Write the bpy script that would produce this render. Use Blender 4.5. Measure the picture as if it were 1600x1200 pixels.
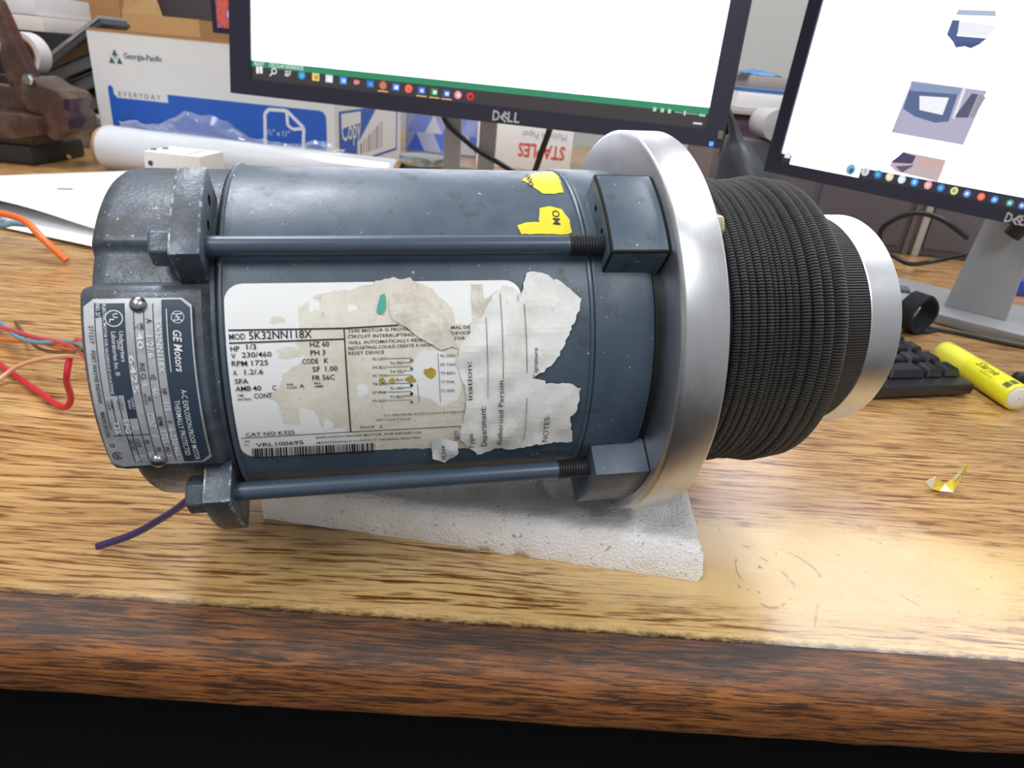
import bpy, bmesh, math, random
from math import sin, cos, radians as rad, pi
from mathutils import Vector as V, Matrix, noise as mnoise
from mathutils.geometry import delaunay_2d_cdt

random.seed(7)
sc = bpy.context.scene
for o in list(bpy.data.objects):
    bpy.data.objects.remove(o)

# ------------------------------------------------------------------ camera
FPX, PITCH, ROLL, CAM_H = 1060.0, rad(25.0), rad(5.6), 0.21786     # desk top is z = 0
fw = V((0, cos(PITCH), -sin(PITCH)))
rt0 = V((1, 0, 0)); dn0 = fw.cross(rt0)
rt = cos(ROLL) * rt0 - sin(ROLL) * dn0
dn = sin(ROLL) * rt0 + cos(ROLL) * dn0
CAM = V((0, 0, CAM_H))
cd = bpy.data.cameras.new('camera'); cam = bpy.data.objects.new('camera', cd)
sc.collection.objects.link(cam); sc.camera = cam
cam.matrix_world = Matrix(((rt.x, -dn.x, -fw.x, 0), (rt.y, -dn.y, -fw.y, 0), (rt.z, -dn.z, -fw.z, CAM_H), (0, 0, 0, 1)))
cd.sensor_width = 36; cd.lens = FPX / 1600 * 36; cd.clip_start = 0.01
cd.dof.use_dof = True; cd.dof.focus_distance = 0.29; cd.dof.aperture_fstop = 20.0

# ------------------------------------------------------------------ light
vs = sc.view_settings
vs.view_transform = 'Standard'; vs.look = 'None'; vs.gamma = 1.0; vs.use_curve_mapping = False
vs.exposure = 0.0
w = bpy.data.worlds.new('world'); sc.world = w; w.use_nodes = True
w.node_tree.nodes['Background'].inputs[0].default_value = (0.75, 0.82, 1, 1)
w.node_tree.nodes['Background'].inputs[1].default_value = 0.05
FLOOR_Z, CEIL_Z = -0.74, 1.9
def ceiling_area(x, y, sx, sy, power, col):
    l = bpy.data.lights.new('fluorescent_light', 'AREA'); l.shape = 'RECTANGLE'; l.size = sx; l.size_y = sy
    l.energy = power; l.color = col
    o = bpy.data.objects.new('fluorescent_light', l); sc.collection.objects.link(o); o.location = (x, y, CEIL_Z - 0.06)
    return o
LIGHTS = [(-0.75, 1.15, 0.55, 1.2, 30), (1.05, 1.15, 0.55, 1.2, 26), (-0.75, -1.0, 0.55, 1.2, 34), (1.05, -1.0, 0.55, 1.2, 22)]
for (lx, ly, sx, sy, pw) in LIGHTS:
    ceiling_area(lx, ly, sx, sy, pw, (0.93, 0.97, 1.0))

# ------------------------------------------------------------------ where a sight line meets a surface
def ray(u, v): return rt * ((u - 800) / FPX) + dn * ((v - 600) / FPX) + fw
def pt(u, v, z=0.0):
    q = ray(u, v); return CAM + q * ((z - CAM.z) / q.z)
def aty(u, v, y):
    q = ray(u, v); return CAM + q * (y / q.y)

# ------------------------------------------------------------------ materials
def srgb(r, g, b):
    f = lambda c: (c / 255 / 12.92) if c <= 10 else ((c / 255 + 0.055) / 1.055) ** 2.4
    return (f(r), f(g), f(b), 1)
class NT:
    def __init__(s, name):
        s.m = bpy.data.materials.new(name); s.m.use_nodes = True; s.t = s.m.node_tree; s.b = s.t.nodes['Principled BSDF']; s._co = None
    def n(s, typ, **kw):
        nd = s.t.nodes.new(typ)
        for k, v in kw.items():
            if k.startswith('_'): setattr(nd, k[1:], v)
        return nd
    def link(s, a, b): s.t.links.new(a, b)
    def co(s):
        if s._co is None: s._co = s.n('ShaderNodeTexCoord').outputs['Object']
        return s._co
    def mapped(s, scale, rot=(0, 0, 0), loc=(0, 0, 0)):
        m = s.n('ShaderNodeMapping'); s.link(s.co(), m.inputs[0]); m.inputs['Scale'].default_value = scale; m.inputs['Rotation'].default_value = rot; m.inputs['Location'].default_value = loc
        return m.outputs[0]
    def noise(s, scale, detail=4, rough=0.55, vec=None, dist=0.0):
        t = s.n('ShaderNodeTexNoise'); t.inputs['Scale'].default_value = scale; t.inputs['Detail'].default_value = detail
        t.inputs['Roughness'].default_value = rough; t.inputs['Distortion'].default_value = dist
        s.link(vec if vec is not None else s.co(), t.inputs['Vector']); return t.outputs['Fac']
    def ramp(s, fac, *stops):
        r = s.n('ShaderNodeValToRGB'); s.link(fac, r.inputs[0]); e = r.color_ramp.elements
        while len(e) < len(stops): e.new(0.5)
        for i, (p, c) in enumerate(stops):
            e[i].position = p; e[i].color = c if not isinstance(c, (int, float)) else (c, c, c, 1)
        return r.outputs[0]
    def mix(s, fac, a, b):
        m = s.n('ShaderNodeMix', _data_type='RGBA')
        for sock, val in ((m.inputs[0], fac), (m.inputs[6], a), (m.inputs[7], b)):
            if hasattr(val, 'links'): s.link(val, sock)
            else: sock.default_value = val
        return m.outputs[2]
    def math(s, op, a, b=None, c=None):
        m = s.n('ShaderNodeMath', _operation=op)
        for i, val in enumerate((a, b, c)):
            if val is None: continue
            if hasattr(val, 'links'): s.link(val, m.inputs[i])
            else: m.inputs[i].default_value = val
        return m.outputs[0]
    def bump(s, h, strength=0.3, dist=0.001):
        b = s.n('ShaderNodeBump'); b.inputs['Strength'].default_value = strength; b.inputs['Distance'].default_value = dist
        s.link(h, b.inputs['Height']); s.link(b.outputs[0], s.b.inputs['Normal'])
    def set(s, **kw):
        names = dict(col='Base Color', rough='Roughness', metal='Metallic', spec='Specular IOR Level', coat='Coat Weight', coatr='Coat Roughness', trans='Transmission Weight', alpha='Alpha', ior='IOR', sss='Subsurface Weight', sheen='Sheen Weight')
        for k, v in kw.items():
            sk = s.b.inputs[names[k]]
            if hasattr(v, 'links'): s.link(v, sk)
            else: sk.default_value = v
        return s
_mc = {}
def plain(name, rgb, rough=0.5, metal=0.0, grain=0.06, scale=60, coat=0.0, spec=0.5):
    key = (name, rgb, rough, metal)
    if key in _mc: return _mc[key]
    k = NT(name); c = srgb(*rgb)
    d = tuple(max(0, x * (1 - 2 * grain)) for x in c[:3]) + (1,)
    k.set(col=k.mix(k.noise(scale), d, c), rough=rough, metal=metal, coat=coat, spec=spec)
    _mc[key] = k.m; return k.m
def emit(name, rgb, strength):
    key = ('e', rgb, strength)
    if key in _mc: return _mc[key]
    k = NT(name); k.set(col=(0.02, 0.02, 0.02, 1), rough=0.35)
    k.b.inputs['Emission Color'].default_value = srgb(*rgb); k.b.inputs['Emission Strength'].default_value = strength
    _mc[key] = k.m; return k.m

# painted motor steel: blue grey, greasy in patches, tiny chips
k = NT('motor_paint')
n1 = k.noise(28, 5, 0.6); n2 = k.noise(420, 3, 0.6); n3 = k.noise(70, 6, 0.7)
c = k.mix(k.ramp(n1, (0.35, 0), (0.7, 1)), srgb(62, 76, 91), srgb(80, 94, 108))
c = k.mix(k.ramp(n3, (0.56, 0), (0.68, 0.75)), c, srgb(46, 48, 52))
c = k.mix(k.ramp(n2, (0.70, 0), (0.735, 1)), c, srgb(176, 182, 188))
k.set(col=c, rough=k.ramp(n3, (0.3, 0.30), (0.75, 0.5)), spec=0.5); k.bump(k.noise(900, 2), 0.12, 0.0004); M_PAINT = k.m
k = NT('greasy_paint')
n1 = k.noise(60, 6, 0.7); n2 = k.noise(500, 3, 0.6)
c = k.mix(k.ramp(n1, (0.4, 0), (0.6, 1)), srgb(80, 92, 106), srgb(62, 64, 68))
c = k.mix(k.ramp(n2, (0.68, 0), (0.72, 1)), c, srgb(190, 194, 198))
k.set(col=c, rough=k.ramp(n1, (0.3, 0.28), (0.7, 0.55))); k.bump(k.noise(700, 3), 0.3, 0.0006); M_GREASY = k.m
k = NT('worn_edge'); n1 = k.noise(150, 5, 0.75)
c = k.mix(k.ramp(n1, (0.50, 0), (0.60, 1)), srgb(80, 92, 106), srgb(178, 182, 186)); k.set(col=c, rough=0.42, metal=0.3); M_WORN = k.m
k = NT('aluminium')
n1 = k.noise(9, 4, vec=k.mapped((900, 4, 4))); n2 = k.noise(40, 5, 0.65)
c = k.mix(n1, srgb(176, 178, 182), srgb(214, 215, 218)); c = k.mix(k.ramp(n2, (0.58, 0), (0.75, 0.35)), c, srgb(150, 148, 146))
k.set(col=c, rough=k.ramp(n2, (0.3, 0.30), (0.7, 0.44)), metal=1.0); k.bump(n1, 0.05, 0.0003); M_ALU = k.m
k = NT('dull_aluminium'); n2 = k.noise(50, 5, 0.65)
k.set(col=k.mix(n2, srgb(150, 150, 152), srgb(182, 183, 186)), rough=0.5, metal=0.9); M_ALU2 = k.m
M_STEEL = plain('bolt_steel', (170, 172, 176), 0.32, 1.0, 0.12, 200)
M_THREAD = plain('thread_steel', (72, 74, 78), 0.42, 0.6, 0.2, 300)
M_BRASS = plain('plated_bolt', (186, 172, 140), 0.35, 0.5, 0.12, 200)
M_BLACK = plain('black_plastic', (22, 23, 28), 0.45, 0, 0.1, 200)
M_DARKHOLE = plain('dark_bore', (8, 8, 9), 0.8)
M_BEZEL = plain('dark_bezel', (36, 36, 54), 0.38, 0, 0.06, 300)  # navy tint puts the screen's glow into the bezel's base colour
def ribbed(name, rgb, count, strength):
    k = NT(name); sp = k.n('ShaderNodeSeparateXYZ'); k.link(k.mapped((1, 1, 1), loc=(0, 0, 0)), sp.inputs[0])
    a = k.math('ARCTAN2', sp.outputs[2], sp.outputs[1]); s_ = k.math('SINE', k.math('MULTIPLY', a, count))
    nz = k.noise(300, 3)
    k.set(col=k.mix(k.ramp(nz, (0.3, 0), (0.75, 1)), srgb(rgb[0] - 8, rgb[1] - 8, rgb[2] - 8), srgb(rgb[0] + 10, rgb[1] + 9, rgb[2] + 8)), rough=0.62, spec=0.4)
    k.bump(s_, strength, 0.0006); return k.m
M_CORD = ribbed('ribbed_rubber', (44, 42, 42), 330, 0.9)
M_SLEEVE = ribbed('knurled_rubber', (36, 35, 36), 260, 0.8)
# foam
k = NT('white_foam'); v = k.n('ShaderNodeTexVoronoi'); v.inputs['Scale'].default_value = 650; k.link(k.co(), v.inputs['Vector'])
n1 = k.noise(35, 5, 0.7)
sp_ = k.noise(380, 2, 0.5)
c = k.mix(k.ramp(n1, (0.45, 0), (0.8, 0.8)), srgb(236, 234, 234), srgb(206, 196, 184)); c = k.mix(k.ramp(sp_, (0.66, 0), (0.72, 0.7)), c, srgb(140, 124, 104))
k.set(col=c, rough=0.35, sss=0.4); k.b.inputs['Subsurface Radius'].default_value = (0.006, 0.006, 0.006)
k.bump(k.math('ADD', v.outputs['Distance'], k.math('MULTIPLY', n1, 1.5)), 0.6, 0.0008); M_FOAM = k.m
# oak print laminate, worn pale in front of the foam
k = NT('oak_laminate')
sp = k.n('ShaderNodeSeparateXYZ'); k.link(k.co(), sp.inputs[0]); SX, SY = sp.outputs[0], sp.outputs[1]
warp = k.noise(1.0, 2, 0.5, vec=k.mapped((3.0, 9.0, 1)))
yw = k.math('ADD', SY, k.math('MULTIPLY', warp, 0.030))
def stretched(fx, fy, det=3, ro=0.6):
    cb = k.n('ShaderNodeCombineXYZ'); k.link(k.math('MULTIPLY', SX, fx), cb.inputs[0]); k.link(k.math('MULTIPLY', yw, fy), cb.inputs[1])
    return k.noise(1.0, det, ro, vec=cb.outputs[0])
pores = stretched(30.0, 520.0); dashes = stretched(9.0, 260.0, 4, 0.62); rings = stretched(1.6, 42.0, 4, 0.6)
base = k.mix(k.ramp(rings, (0.3, 0), (0.7, 1)), srgb(174, 132, 80), srgb(204, 166, 112))
base = k.mix(k.ramp(dashes, (0.42, 0), (0.62, 0.55)), base, srgb(150, 102, 50))
grain_f = k.math('MULTIPLY', k.ramp(pores, (0.49, 0), (0.57, 1)), k.ramp(dashes, (0.36, 0.25), (0.56, 1.0)))
# worn patch: own shape, centred on the spot where things are set down
def ell(cx_, cy_, rx_, ry_, amp):
    cbw = k.n('ShaderNodeCombineXYZ'); k.link(k.math('MULTIPLY', k.math('SUBTRACT', SX, cx_), 1 / rx_), cbw.inputs[0]); k.link(k.math('MULTIPLY', k.math('SUBTRACT', SY, cy_), 1 / ry_), cbw.inputs[1])
    ln = k.n('ShaderNodeVectorMath', _operation='LENGTH'); k.link(cbw.outputs[0], ln.inputs[0])
    return k.math('ADD', ln.outputs['Value'], k.math('MULTIPLY', k.math('SUBTRACT', wn, 0.5), amp))
wn = k.noise(16, 5, 0.7); wn2 = k.noise(1.0, 5, 0.7, vec=k.mapped((60, 190, 1)))
wear = k.ramp(ell(0.165, 0.055, 0.19, 0.055, 0.9), (0.55, 1), (1.5, 0))
strip = k.ramp(k.math('ADD', SY, k.math('MULTIPLY', k.math('SUBTRACT', wn2, 0.5), 0.014)), (0.004, 1), (0.0085, 0))
strip = k.math('MULTIPLY', strip, k.ramp(k.math('ADD', SX, 0.5), (0.26, 0.0), (0.46, 1)))
half = k.ramp(ell(0.12, 0.02, 0.33, 0.085, 0.6), (0.5, 0.85), (1.25, 0))
wearp = k.math('MAXIMUM', k.math('MULTIPLY', wear, k.ramp(k.math('ADD', k.math('MULTIPLY', wear, 0.50), wn2), (0.60, 0), (0.80, 1))), strip)
palef = k.math('MAXIMUM', k.math('MAXIMUM', wearp, strip), k.math('MULTIPLY', half, k.ramp(wn2, (0.35, 0.35), (0.6, 1))))
pale = k.mix(k.ramp(wn, (0.35, 0), (0.7, 1)), srgb(206, 172, 112), srgb(222, 190, 134))
base = k.mix(palef, base, pale)
grain_f = k.math('MULTIPLY', grain_f, k.math('SUBTRACT', 1.0, k.math('MULTIPLY', wearp, 0.96)))
wood = k.mix(grain_f, base, srgb(104, 62, 24))
spk = k.noise(120, 4, 0.75, dist=0.6)
wood = k.mix(k.math('MULTIPLY', wear, k.ramp(spk, (0.655, 0), (0.70, 0.9))), wood, srgb(70, 66, 58))
arc = k.math('ABSOLUTE', k.math('SUBTRACT', k.noise(9, 1, 0.4, dist=1.2), 0.5))
wood = k.mix(k.math('MULTIPLY', k.math('MULTIPLY', wear, k.ramp(arc, (0.0, 0.75), (0.006, 0))), k.ramp(k.noise(70, 3), (0.52, 0), (0.60, 1))), wood, srgb(92, 84, 66))
ragg = k.math('ADD', SY, k.math('MULTIPLY', k.math('SUBTRACT', k.noise(1.0, 5, 0.75, vec=k.mapped((130, 300, 1))), 0.52), 0.010))
wood = k.mix(k.ramp(ragg, (0.0008, 1), (0.0022, 0)), wood, srgb(64, 42, 28))
k.set(col=wood, rough=k.mix(wearp, (0.22, 0.22, 0.22, 1), (0.27, 0.27, 0.27, 1)), spec=0.95); k.bump(pores, 0.05, 0.0004); M_DESK = k.m
k = NT('dark_oak_edge')
g1 = k.noise(1, 5, 0.7, vec=k.mapped((44, 760, 760))); g2 = k.noise(22, 6, 0.75, vec=k.mapped((0.6, 2.2, 2.2))); g3 = k.noise(1, 4, 0.65, vec=k.mapped((24, 300, 300)))
c = k.mix(k.ramp(g3, (0.3, 0), (0.7, 1)), srgb(112, 64, 32), srgb(176, 110, 54)); c = k.mix(k.ramp(g1, (0.49, 0), (0.57, 0.9)), c, srgb(58, 34, 20))
spz = k.n('ShaderNodeSeparateXYZ'); k.link(k.co(), spz.inputs[0])
topm = k.ramp(k.math('ADD', k.math('MULTIPLY', spz.outputs[2], 60.0), g2), (0.0, 0.12), (0.40, 1))
c = k.mix(k.math('MULTIPLY', topm, k.ramp(k.math('ADD', g2, k.math('MULTIPLY', g1, 0.5)), (0.60, 0.25), (0.88, 0.95))), c, srgb(56, 48, 44))
k.set(col=c, rough=k.ramp(g2, (0.3, 0.42), (0.7, 0.66))); k.bump(k.math('ADD', g1, g2), 0.55, 0.0012); M_EDGE = k.m
k = NT('label_paper'); n1 = k.noise(14, 5, 0.6)
k.set(col=k.mix(n1, srgb(226, 226, 224), srgb(240, 240, 240)), rough=0.42); M_LABEL = k.m
k = NT('adhesive_residue'); n1 = k.noise(70, 6, 0.7); n2 = k.noise(320, 4, 0.7)
c = k.mix(k.ramp(n1, (0.35, 0), (0.7, 1)), srgb(224, 219, 208), srgb(206, 197, 180)); c = k.mix(k.ramp(n2, (0.60, 0), (0.74, 0.6)), c, srgb(164, 150, 128))
k.set(col=c, rough=0.75); k.bump(n2, 0.3, 0.0005); M_RESID = k.m
k = NT('brown_adhesive'); n1 = k.noise(90, 6, 0.7)
k.set(col=k.mix(k.ramp(n1, (0.35, 0), (0.7, 1)), srgb(222, 217, 206), srgb(180, 168, 148)), rough=0.6); k.bump(k.noise(260, 5, 0.7), 0.6, 0.001); M_GLUE = k.m
k = NT('torn_paper'); n1 = k.noise(60, 6, 0.7); n2 = k.noise(300, 4, 0.7)
c = k.mix(k.ramp(n1, (0.42, 0), (0.72, 1)), srgb(232, 231, 228), srgb(206, 203, 198)); c = k.mix(k.ramp(n2, (0.66, 0), (0.76, 0.6)), c, srgb(136, 130, 122))
k.set(col=c, rough=0.8); k.bump(n1, 0.4, 0.0012); M_TORN = k.m
k = NT('stamped_plate'); n1 = k.noise(60, 5, 0.7)
k.set(col=k.mix(k.ramp(n1, (0.4, 0), (0.7, 1)), srgb(196, 198, 202), srgb(158, 160, 164)), rough=0.45, metal=0.35); M_PLATE = k.m
M_PLATEBLUE = plain('plate_blue', (52, 66, 84), 0.4, 0.0, 0.12, 90)
k = NT('cardboard'); k.set(col=k.mix(k.noise(1, 4, vec=k.mapped((30, 30, 200))), srgb(150, 108, 68), srgb(176, 130, 86)), rough=0.8); M_CARD = k.m
M_WHITEBOX = plain('white_carton', (222, 222, 222), 0.55, 0, 0.04, 20)
M_WALL = plain('grey_wall_paint', (196, 196, 196), 0.8, 0, 0.02, 4)
M_CEIL = plain('ceiling_white', (235, 235, 232), 0.9, 0, 0.02, 4)
M_FLOOR = plain('dark_carpet', (18, 18, 19), 0.95, 0, 0.3, 120)
M_DARKWOOD = plain('dark_panel', (16, 13, 11), 0.7, 0, 0.2, 30)
k = NT('brown_enamel'); n1 = k.noise(26, 5, 0.6)
k.set(col=k.mix(k.ramp(n1, (0.45, 0), (0.72, 1)), srgb(66, 42, 34), srgb(104, 82, 76)), rough=0.3, coat=0.3); M_BROWN = k.m
M_SILVER = plain('silver_plastic', (176, 178, 182), 0.35, 0.3, 0.05, 80)
M_DGREY = plain('dark_grey_plastic', (62, 66, 76), 0.4, 0, 0.08, 80)
M_TAUPE = plain('taupe_panel', (98, 96, 106), 0.7, 0, 0.06, 10)
k = NT('stretch_film'); n1 = k.noise(1, 4, vec=k.mapped((8, 60, 60)))
k.set(col=k.mix(n1, srgb(190, 193, 200), srgb(216, 218, 224)), rough=0.15, coat=0.8); k.bump(n1, 0.15, 0.002); M_FILM = k.m
k = NT('clear_film'); k.set(col=srgb(235, 238, 244), rough=0.12, trans=0.6, alpha=0.45, ior=1.3, coat=1.0); k.bump(k.noise(60, 4), 0.5, 0.004); M_CLEAR = k.m
M_PAPER = plain('office_paper', (238, 238, 240), 0.65, 0, 0.02, 10)
k = NT('photo_on_screen'); n1 = k.noise(38, 4, 0.6)
pc = k.ramp(n1, (0.3, srgb(30, 36, 120)), (0.45, srgb(220, 90, 40)), (0.55, srgb(150, 60, 110)), (0.7, srgb(220, 210, 230)))
k.set(col=(0.02, 0.02, 0.02, 1)); k.link(pc, k.b.inputs['Emission Color']); k.b.inputs['Emission Strength'].default_value = 0.9; M_PHOTO = k.m

# ------------------------------------------------------------------ mesh helpers
def link(name, me, mat=None, parent=None, smooth=None, **props):
    if mat is not None:
        for m in (mat if isinstance(mat, (list, tuple)) else [mat]): me.materials.append(m)
    o = bpy.data.objects.new(name, me); sc.collection.objects.link(o)
    if parent is not None: o.parent = parent
    if smooth is not None:
        me.shade_smooth() if smooth == 180 else me.set_sharp_from_angle(angle=rad(smooth))
    for k_, v_ in props.items(): o[k_] = v_
    return o
def empty(name, loc, rot=(0, 0, 0), **props):
    o = bpy.data.objects.new(name, None); sc.collection.objects.link(o); o.location = loc; o.rotation_euler = rot
    o.empty_display_size = 0.02
    for k_, v_ in props.items(): o[k_] = v_
    return o
class MB:
    def __init__(s): s.v = []; s.f = []; s.mi = []
    def add(s, vs, fs, mi=0):
        b = len(s.v); s.v += [tuple(p) for p in vs]; s.f += [tuple(b + i for i in f) for f in fs]; s.mi += [mi] * len(fs); return s
    def box(s, x0, x1, y0, y1, z0, z1, mi=0, fn=None):
        vs = [(x, y, z) for z in (z0, z1) for y in (y0, y1) for x in (x0, x1)]
        if fn: vs = [fn(V(p)) for p in vs]
        return s.add(vs, [(0, 2, 3, 1), (4, 5, 7, 6), (0, 1, 5, 4), (2, 6, 7, 3), (0, 4, 6, 2), (1, 3, 7, 5)], mi)
    def prism(s, poly, h0, h1, fn, mi=0):       # poly 2D counter-clockwise, fn(x, y, h) -> 3D
        n = len(poly); vs = [fn(x, y, h0) for x, y in poly] + [fn(x, y, h1) for x, y in poly]
        return s.add(vs, [tuple(reversed(range(n))), tuple(range(n, 2 * n))] + [(i, (i + 1) % n, n + (i + 1) % n, n + i) for i in range(n)], mi)
    def lathe(s, prof, n=96, fn=None, mi=0, caps=(False, False)):   # prof [(t, R)], axis X
        vs = []; m = len(prof)
        for t, R in prof:
            for j in range(n):
                a = 2 * pi * j / n; vs.append((t, -R * cos(a), R * sin(a)))
        fs = [(i * n + j, (i + 1) * n + j, (i + 1) * n + (j + 1) % n, i * n + (j + 1) % n) for i in range(m - 1) for j in range(n)]
        if caps[0]: fs.append(tuple(range(n)))
        if caps[1]: fs.append(tuple(reversed(range((m - 1) * n, m * n))))
        if fn: vs = [fn(V(p)) for p in vs]
        return s.add(vs, fs, mi)
    def tube(s, pts, r, n=8, mi=0, r1=None):
        pts = [V(p) for p in pts]; m = len(pts); vs = []
        up = V((0, 0, 1)); prev = None
        for i, p in enumerate(pts):
            d = (pts[min(i + 1, m - 1)] - pts[max(i - 1, 0)]).normalized()
            if prev is None:
                a = d.cross(up if abs(d.z) < 0.95 else V((1, 0, 0))).normalized()
            else: a = (prev - d * prev.dot(d)).normalized()
            prev = a; b = d.cross(a)
            rr = r if r1 is None else r + (r1 - r) * i / (m - 1)
            vs += [p + a * (rr * cos(2 * pi * j / n)) + b * (rr * sin(2 * pi * j / n)) for j in range(n)]
        fs = [(i * n + j, i * n + (j + 1) % n, (i + 1) * n + (j + 1) % n, (i + 1) * n + j) for i in range(m - 1) for j in range(n)]
        fs += [tuple(reversed(range(n))), tuple(range((m - 1) * n, m * n))]
        return s.add(vs, fs, mi)
    def mesh(s, name, bevel=0, seg=2, bmat=-1, ang=30, weld=False):
        me = bpy.data.meshes.new(name); me.from_pydata(s.v, [], s.f)
        me.polygons.foreach_set('material_index', s.mi)
        bm = bmesh.new(); bm.from_mesh(me)
        if weld: bmesh.ops.remove_doubles(bm, verts=bm.verts, dist=1e-6)
        bmesh.ops.recalc_face_normals(bm, faces=bm.faces)
        if bevel:
            es = [e for e in bm.edges if len(e.link_faces) == 2 and e.calc_face_angle(0) > rad(ang)]
            bmesh.ops.bevel(bm, geom=es, offset=bevel, segments=seg, affect='EDGES', profile=0.6, clamp_overlap=True, material=bmat)
        bm.to_mesh(me); bm.free(); return me
    def obj(s, name, mat, parent=None, bevel=0, seg=2, bmat=-1, smooth=30, ang=30, weld=False, **props):
        return link(name, s.mesh(name, bevel, seg, bmat, ang, weld), mat, parent, smooth, **props)
def bez(pts, n=10):          # smooth curve through points (Catmull-Rom)
    P = [V(p) for p in pts]; P = [2 * P[0] - P[1]] + P + [2 * P[-1] - P[-2]]; out = []
    for i in range(1, len(P) - 2):
        for j in range(n):
            t = j / n; a, b, c_, d = P[i - 1:i + 3]
            out.append(0.5 * ((2 * b) + (c_ - a) * t + (2 * a - 5 * b + 4 * c_ - d) * t * t + (3 * b - a - 3 * c_ + d) * t ** 3))
    out.append(P[-2]); return out
_tc = {}
def text2d(s, bold=0.0, shear=0.0, space=1.0):
    key = (s, bold, shear, space)
    if key in _tc: return _tc[key]
    cu = bpy.data.curves.new('t', 'FONT'); cu.body = s; cu.size = 1; cu.offset = bold; cu.shear = shear; cu.resolution_u = 2; cu.space_character = space; cu.fill_mode = 'FRONT'
    ob = bpy.data.objects.new('t', cu); me = ob.to_mesh()
    vs = [(p.co.x, p.co.y) for p in me.vertices]; fs = [tuple(p.vertices) for p in me.polygons]
    ob.to_mesh_clear(); bpy.data.objects.remove(ob); bpy.data.curves.remove(cu)
    _tc[key] = (vs, fs); return _tc[key]
CAPH = 0.70                    # cap height of the built-in font at size 1
class Art:
    """flat print: coloured polygons and lettering laid on a surface; fn(x, y, h) -> 3D"""
    def __init__(s, fn): s.fn = fn; s.mb = MB(); s.mats = []
    def mi(s, m):
        if m not in s.mats: s.mats.append(m)
        return s.mats.index(m)
    def poly(s, pts, mat, h, cell=0, wob=0.0):
        pts = [V(p) for p in pts]
        if not cell:
            s.mb.add([s.fn(p.x, p.y, h) for p in pts], [tuple(range(len(pts)))], s.mi(mat)); return
        b = []
        for i, p in enumerate(pts):
            q = pts[(i + 1) % len(pts)]; n = max(1, int((q - p).length / cell))
            b += [p + (q - p) * (j / n) for j in range(n)]
        nb = len(b); x0, x1 = min(p.x for p in b), max(p.x for p in b); y0, y1 = min(p.y for p in b), max(p.y for p in b)
        g = [V((x0 + cell * (i + 0.5 * (j % 2)), y0 + cell * j)) for j in range(1, int((y1 - y0) / cell) + 1) for i in range(1, int((x1 - x0) / cell) + 1)]
        vv, ee, ff, *_ = delaunay_2d_cdt(b + g, [(i, (i + 1) % nb) for i in range(nb)], [], 1, 1e-7)
        s.mb.add([s.fn(p.x, p.y, h + (wob * (0.5 + mnoise.noise(V((p.x * 130, p.y * 130, h * 9000)))) if wob else 0)) for p in vv], ff, s.mi(mat))
    def line(s, a, b, wd, mat, h, n=1):
        a, b = V(a), V(b); d = (b - a).normalized(); q = V((-d.y, d.x)) * wd / 2
        for i in range(n):
            p0, p1 = a + (b - a) * (i / n), a + (b - a) * ((i + 1) / n)
            s.poly([p0 - q, p1 - q, p1 + q, p0 + q], mat, h)
    def disc(s, c_, r, mat, h, n=20, r0=0.0, a0=0, a1=360):
        c_ = V(c_)
        for i in range(n):
            t0, t1 = rad(a0 + (a1 - a0) * i / n), rad(a0 + (a1 - a0) * (i + 1) / n); e0, e1 = V((cos(t0), sin(t0))), V((cos(t1), sin(t1)))
            s.poly([c_ + e0 * r0, c_ + e0 * r, c_ + e1 * r, c_ + e1 * r0] if r0 else [c_, c_ + e0 * r, c_ + e1 * r], mat, h)
    def text(s, t, a, b, cap, mat, h, bold=0.0, shear=0.0, fit=True, space=1.0):
        a, b = V(a), V(b); d = (b - a); L = d.length; d.normalize(); up = V((-d.y, d.x))
        vs, fs = text2d(t, bold, shear, space)
        if not vs: return
        x0, x1 = min(p[0] for p in vs), max(p[0] for p in vs); sy = cap / CAPH; sx = L / (x1 - x0) if fit else sy
        s.mb.add([s.fn(*(a + d * ((x - x0) * sx) + up * (y * sy)), h) for x, y in vs], fs, s.mi(mat))
    def obj(s, name, parent=None, **props):
        me = bpy.data.meshes.new(name); me.from_pydata(s.mb.v, [], s.mb.f); me.polygons.foreach_set('material_index', s.mb.mi)
        return link(name, me, s.mats, parent, None, **props)

# ================================================================== the room
RX0, RX1, RY0, RY1 = -2.6, 2.2, -2.2, 2.75
def slab(name, x0, x1, y0, y1, z0, z1, mat):
    MB().box(x0, x1, y0, y1, z0, z1).obj(name, mat, kind='structure')
slab('floor', RX0, RX1, RY0, RY1, FLOOR_Z - 0.05, FLOOR_Z, M_FLOOR)
slab('ceiling', RX0, RX1, RY0, RY1, CEIL_Z, CEIL_Z + 0.05, M_CEIL)
slab('wall_back', RX0, RX1, RY1, RY1 + 0.05, FLOOR_Z, CEIL_Z, M_WALL)
slab('wall_front', RX0, RX1, RY0 - 0.05, RY0, FLOOR_Z, CEIL_Z, M_WALL)
slab('wall_left', RX0 - 0.05, RX0, RY0, RY1, FLOOR_Z, CEIL_Z, M_WALL)
slab('wall_right', RX1, RX1 + 0.05, RY0, RY1, FLOOR_Z, CEIL_Z, M_WALL)
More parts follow.
